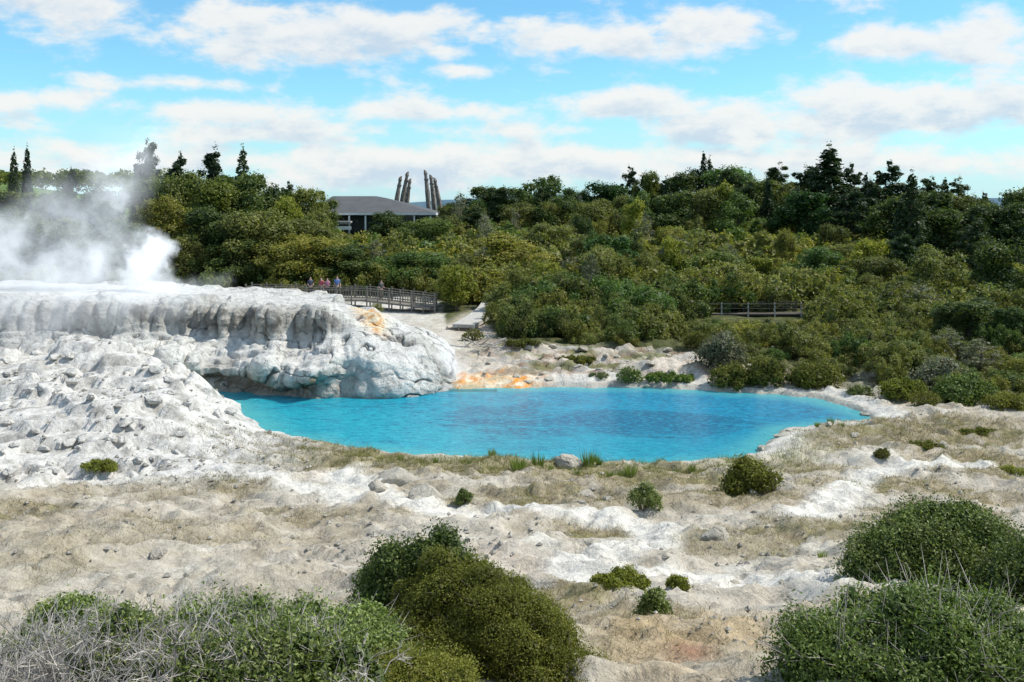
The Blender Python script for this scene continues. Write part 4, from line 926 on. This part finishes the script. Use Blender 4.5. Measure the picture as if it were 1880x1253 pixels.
# ---------------------------------------------------------------- camera, sun, sky
cam=bpy.data.cameras.new('camera'); co=bpy.data.objects.new('camera',cam); COL.objects.link(co); co.location=(0,0,CAMH); co.rotation_euler=(math.radians(90),0,0)
cam.lens=35; cam.sensor_width=36; cam.shift_y=-(626.5-HY)/1880; cam.clip_end=20000; cam.clip_start=.1; sc.camera=co
EL=math.radians(50); AZ=math.radians(84)
sd=Vector((math.sin(AZ)*math.cos(EL),math.cos(AZ)*math.cos(EL),math.sin(EL)))
sl_=bpy.data.lights.new('sun','SUN'); sl_.energy=4.9; sl_.angle=math.radians(.5); sl_.color=(1,.95,.86); so=bpy.data.objects.new('sun',sl_); COL.objects.link(so); so.rotation_euler=sd.to_track_quat('Z','Y').to_euler(); so.location=(30,30,60)
wd=bpy.data.worlds.new('World'); sc.world=wd; wd.use_nodes=True; t=NT(wd.node_tree); bg=t.n['Background']
sk=t.new('ShaderNodeTexSky'); sk.sky_type='NISHITA'; sk.sun_disc=False; sk.sun_elevation=EL; sk.sun_rotation=AZ; sk.air_density=1; sk.dust_density=.3; sk.ozone_density=2.0
g=t.new('ShaderNodeTexCoord').outputs['Generated']; sp=t.new('ShaderNodeSeparateXYZ'); t.l.new(g,sp.inputs[0])
az=t.m('ARCTAN2',sp.outputs[0],sp.outputs[1]); el=t.m('DIVIDE',sp.outputs[2],t.m('SQRT',t.m('ADD',t.m('MULTIPLY',sp.outputs[0],sp.outputs[0]),t.m('MULTIPLY',sp.outputs[1],sp.outputs[1]))))
el=t.m('MINIMUM',el,3.0)
cl=[(500,80,220,66,1.1),(430,50,120,50,1),(700,60,200,52,.95),(1060,68,160,46,1.05),(820,95,60,20,.8),(1330,62,130,54,1.5),(60,25,190,50,.9),(1740,100,220,46,.9),(1700,210,300,66,1.35),(1400,235,300,50,1.05),(1150,200,220,40,.9),(750,205,230,30,.8),(360,215,150,26,.95),(50,200,110,26,.85),(900,240,900,20,.4),(940,300,1100,46,1.0),(480,255,250,24,.6),(860,130,70,16,.7),(300,165,180,14,.55)]
def clouds(dv):
    ee=t.m('ADD',el,dv); tot=None
    for (px,py,rx,ry,wt) in cl:
        A_=math.atan((px-CX)/F); B_=(HY-py)/F; a1=t.m('DIVIDE',t.m('SUBTRACT',az,A_),rx/F*1.0); b1=t.m('DIVIDE',t.m('SUBTRACT',ee,B_),ry/F)
        r_=t.m('SUBTRACT',1.0,t.m('SQRT',t.m('ADD',t.m('MULTIPLY',a1,a1),t.m('MULTIPLY',b1,b1)))); r_=t.m('MULTIPLY',t.m('MAXIMUM',r_,-.6),wt)
        tot=r_ if tot is None else t.m('MAXIMUM',tot,r_)
    cv=t.new('ShaderNodeCombineXYZ'); t.put(cv.inputs[0],t.m('MULTIPLY',az,1.0)); t.put(cv.inputs[1],t.m('MULTIPLY',ee,2.0))
    n=t.noise(cv.outputs[0],10.5,10,.60,.12); n2=t.noise(cv.outputs[0],3.4,4,.5)
    up=t.ss(ee,.21,.32); tot=t.m('MAXIMUM',tot,t.m('SUBTRACT',t.m('MULTIPLY',t.m('MULTIPLY',n2,up),1.3),.60))
    s_=t.m('ADD',t.m('MULTIPLY',tot,.64),t.m('MULTIPLY',t.m('SUBTRACT',n,.5),2.3))
    return s_
s1=clouds(0.0); s2=clouds(.012)
den=t.ss(s1,-.12,.36); above=t.ss(s2,.0,.65)
dnoise=t.new('ShaderNodeCombineXYZ'); t.put(dnoise.inputs[0],az); t.put(dnoise.inputs[1],t.m('MULTIPLY',el,2.0))
lit=t.m('SUBTRACT',1.0,t.m('MULTIPLY',above,t.ss(t.noise(dnoise.outputs[0],12,8,.66),.38,.60,.10,1.0)),clamp=True)
ccol=t.mix(lit,(6.0,7.15,8.3),(9.4,9.35,9.1))
skyc=t.mix(1.0,sk.outputs[0],(.98,1.60,1.75),'MULTIPLY')
hz=t.ss(el,0,.12,.65,0); skyc=t.mix(hz,skyc,(5.6,7.9,9.5))
fin=t.mix(t.m('MULTIPLY',den,.92),skyc,ccol)
t.put(bg.inputs[0],fin); bg.inputs[1].default_value=.1
sc.view_settings.view_transform='Standard'; sc.view_settings.look='None'; sc.view_settings.exposure=0
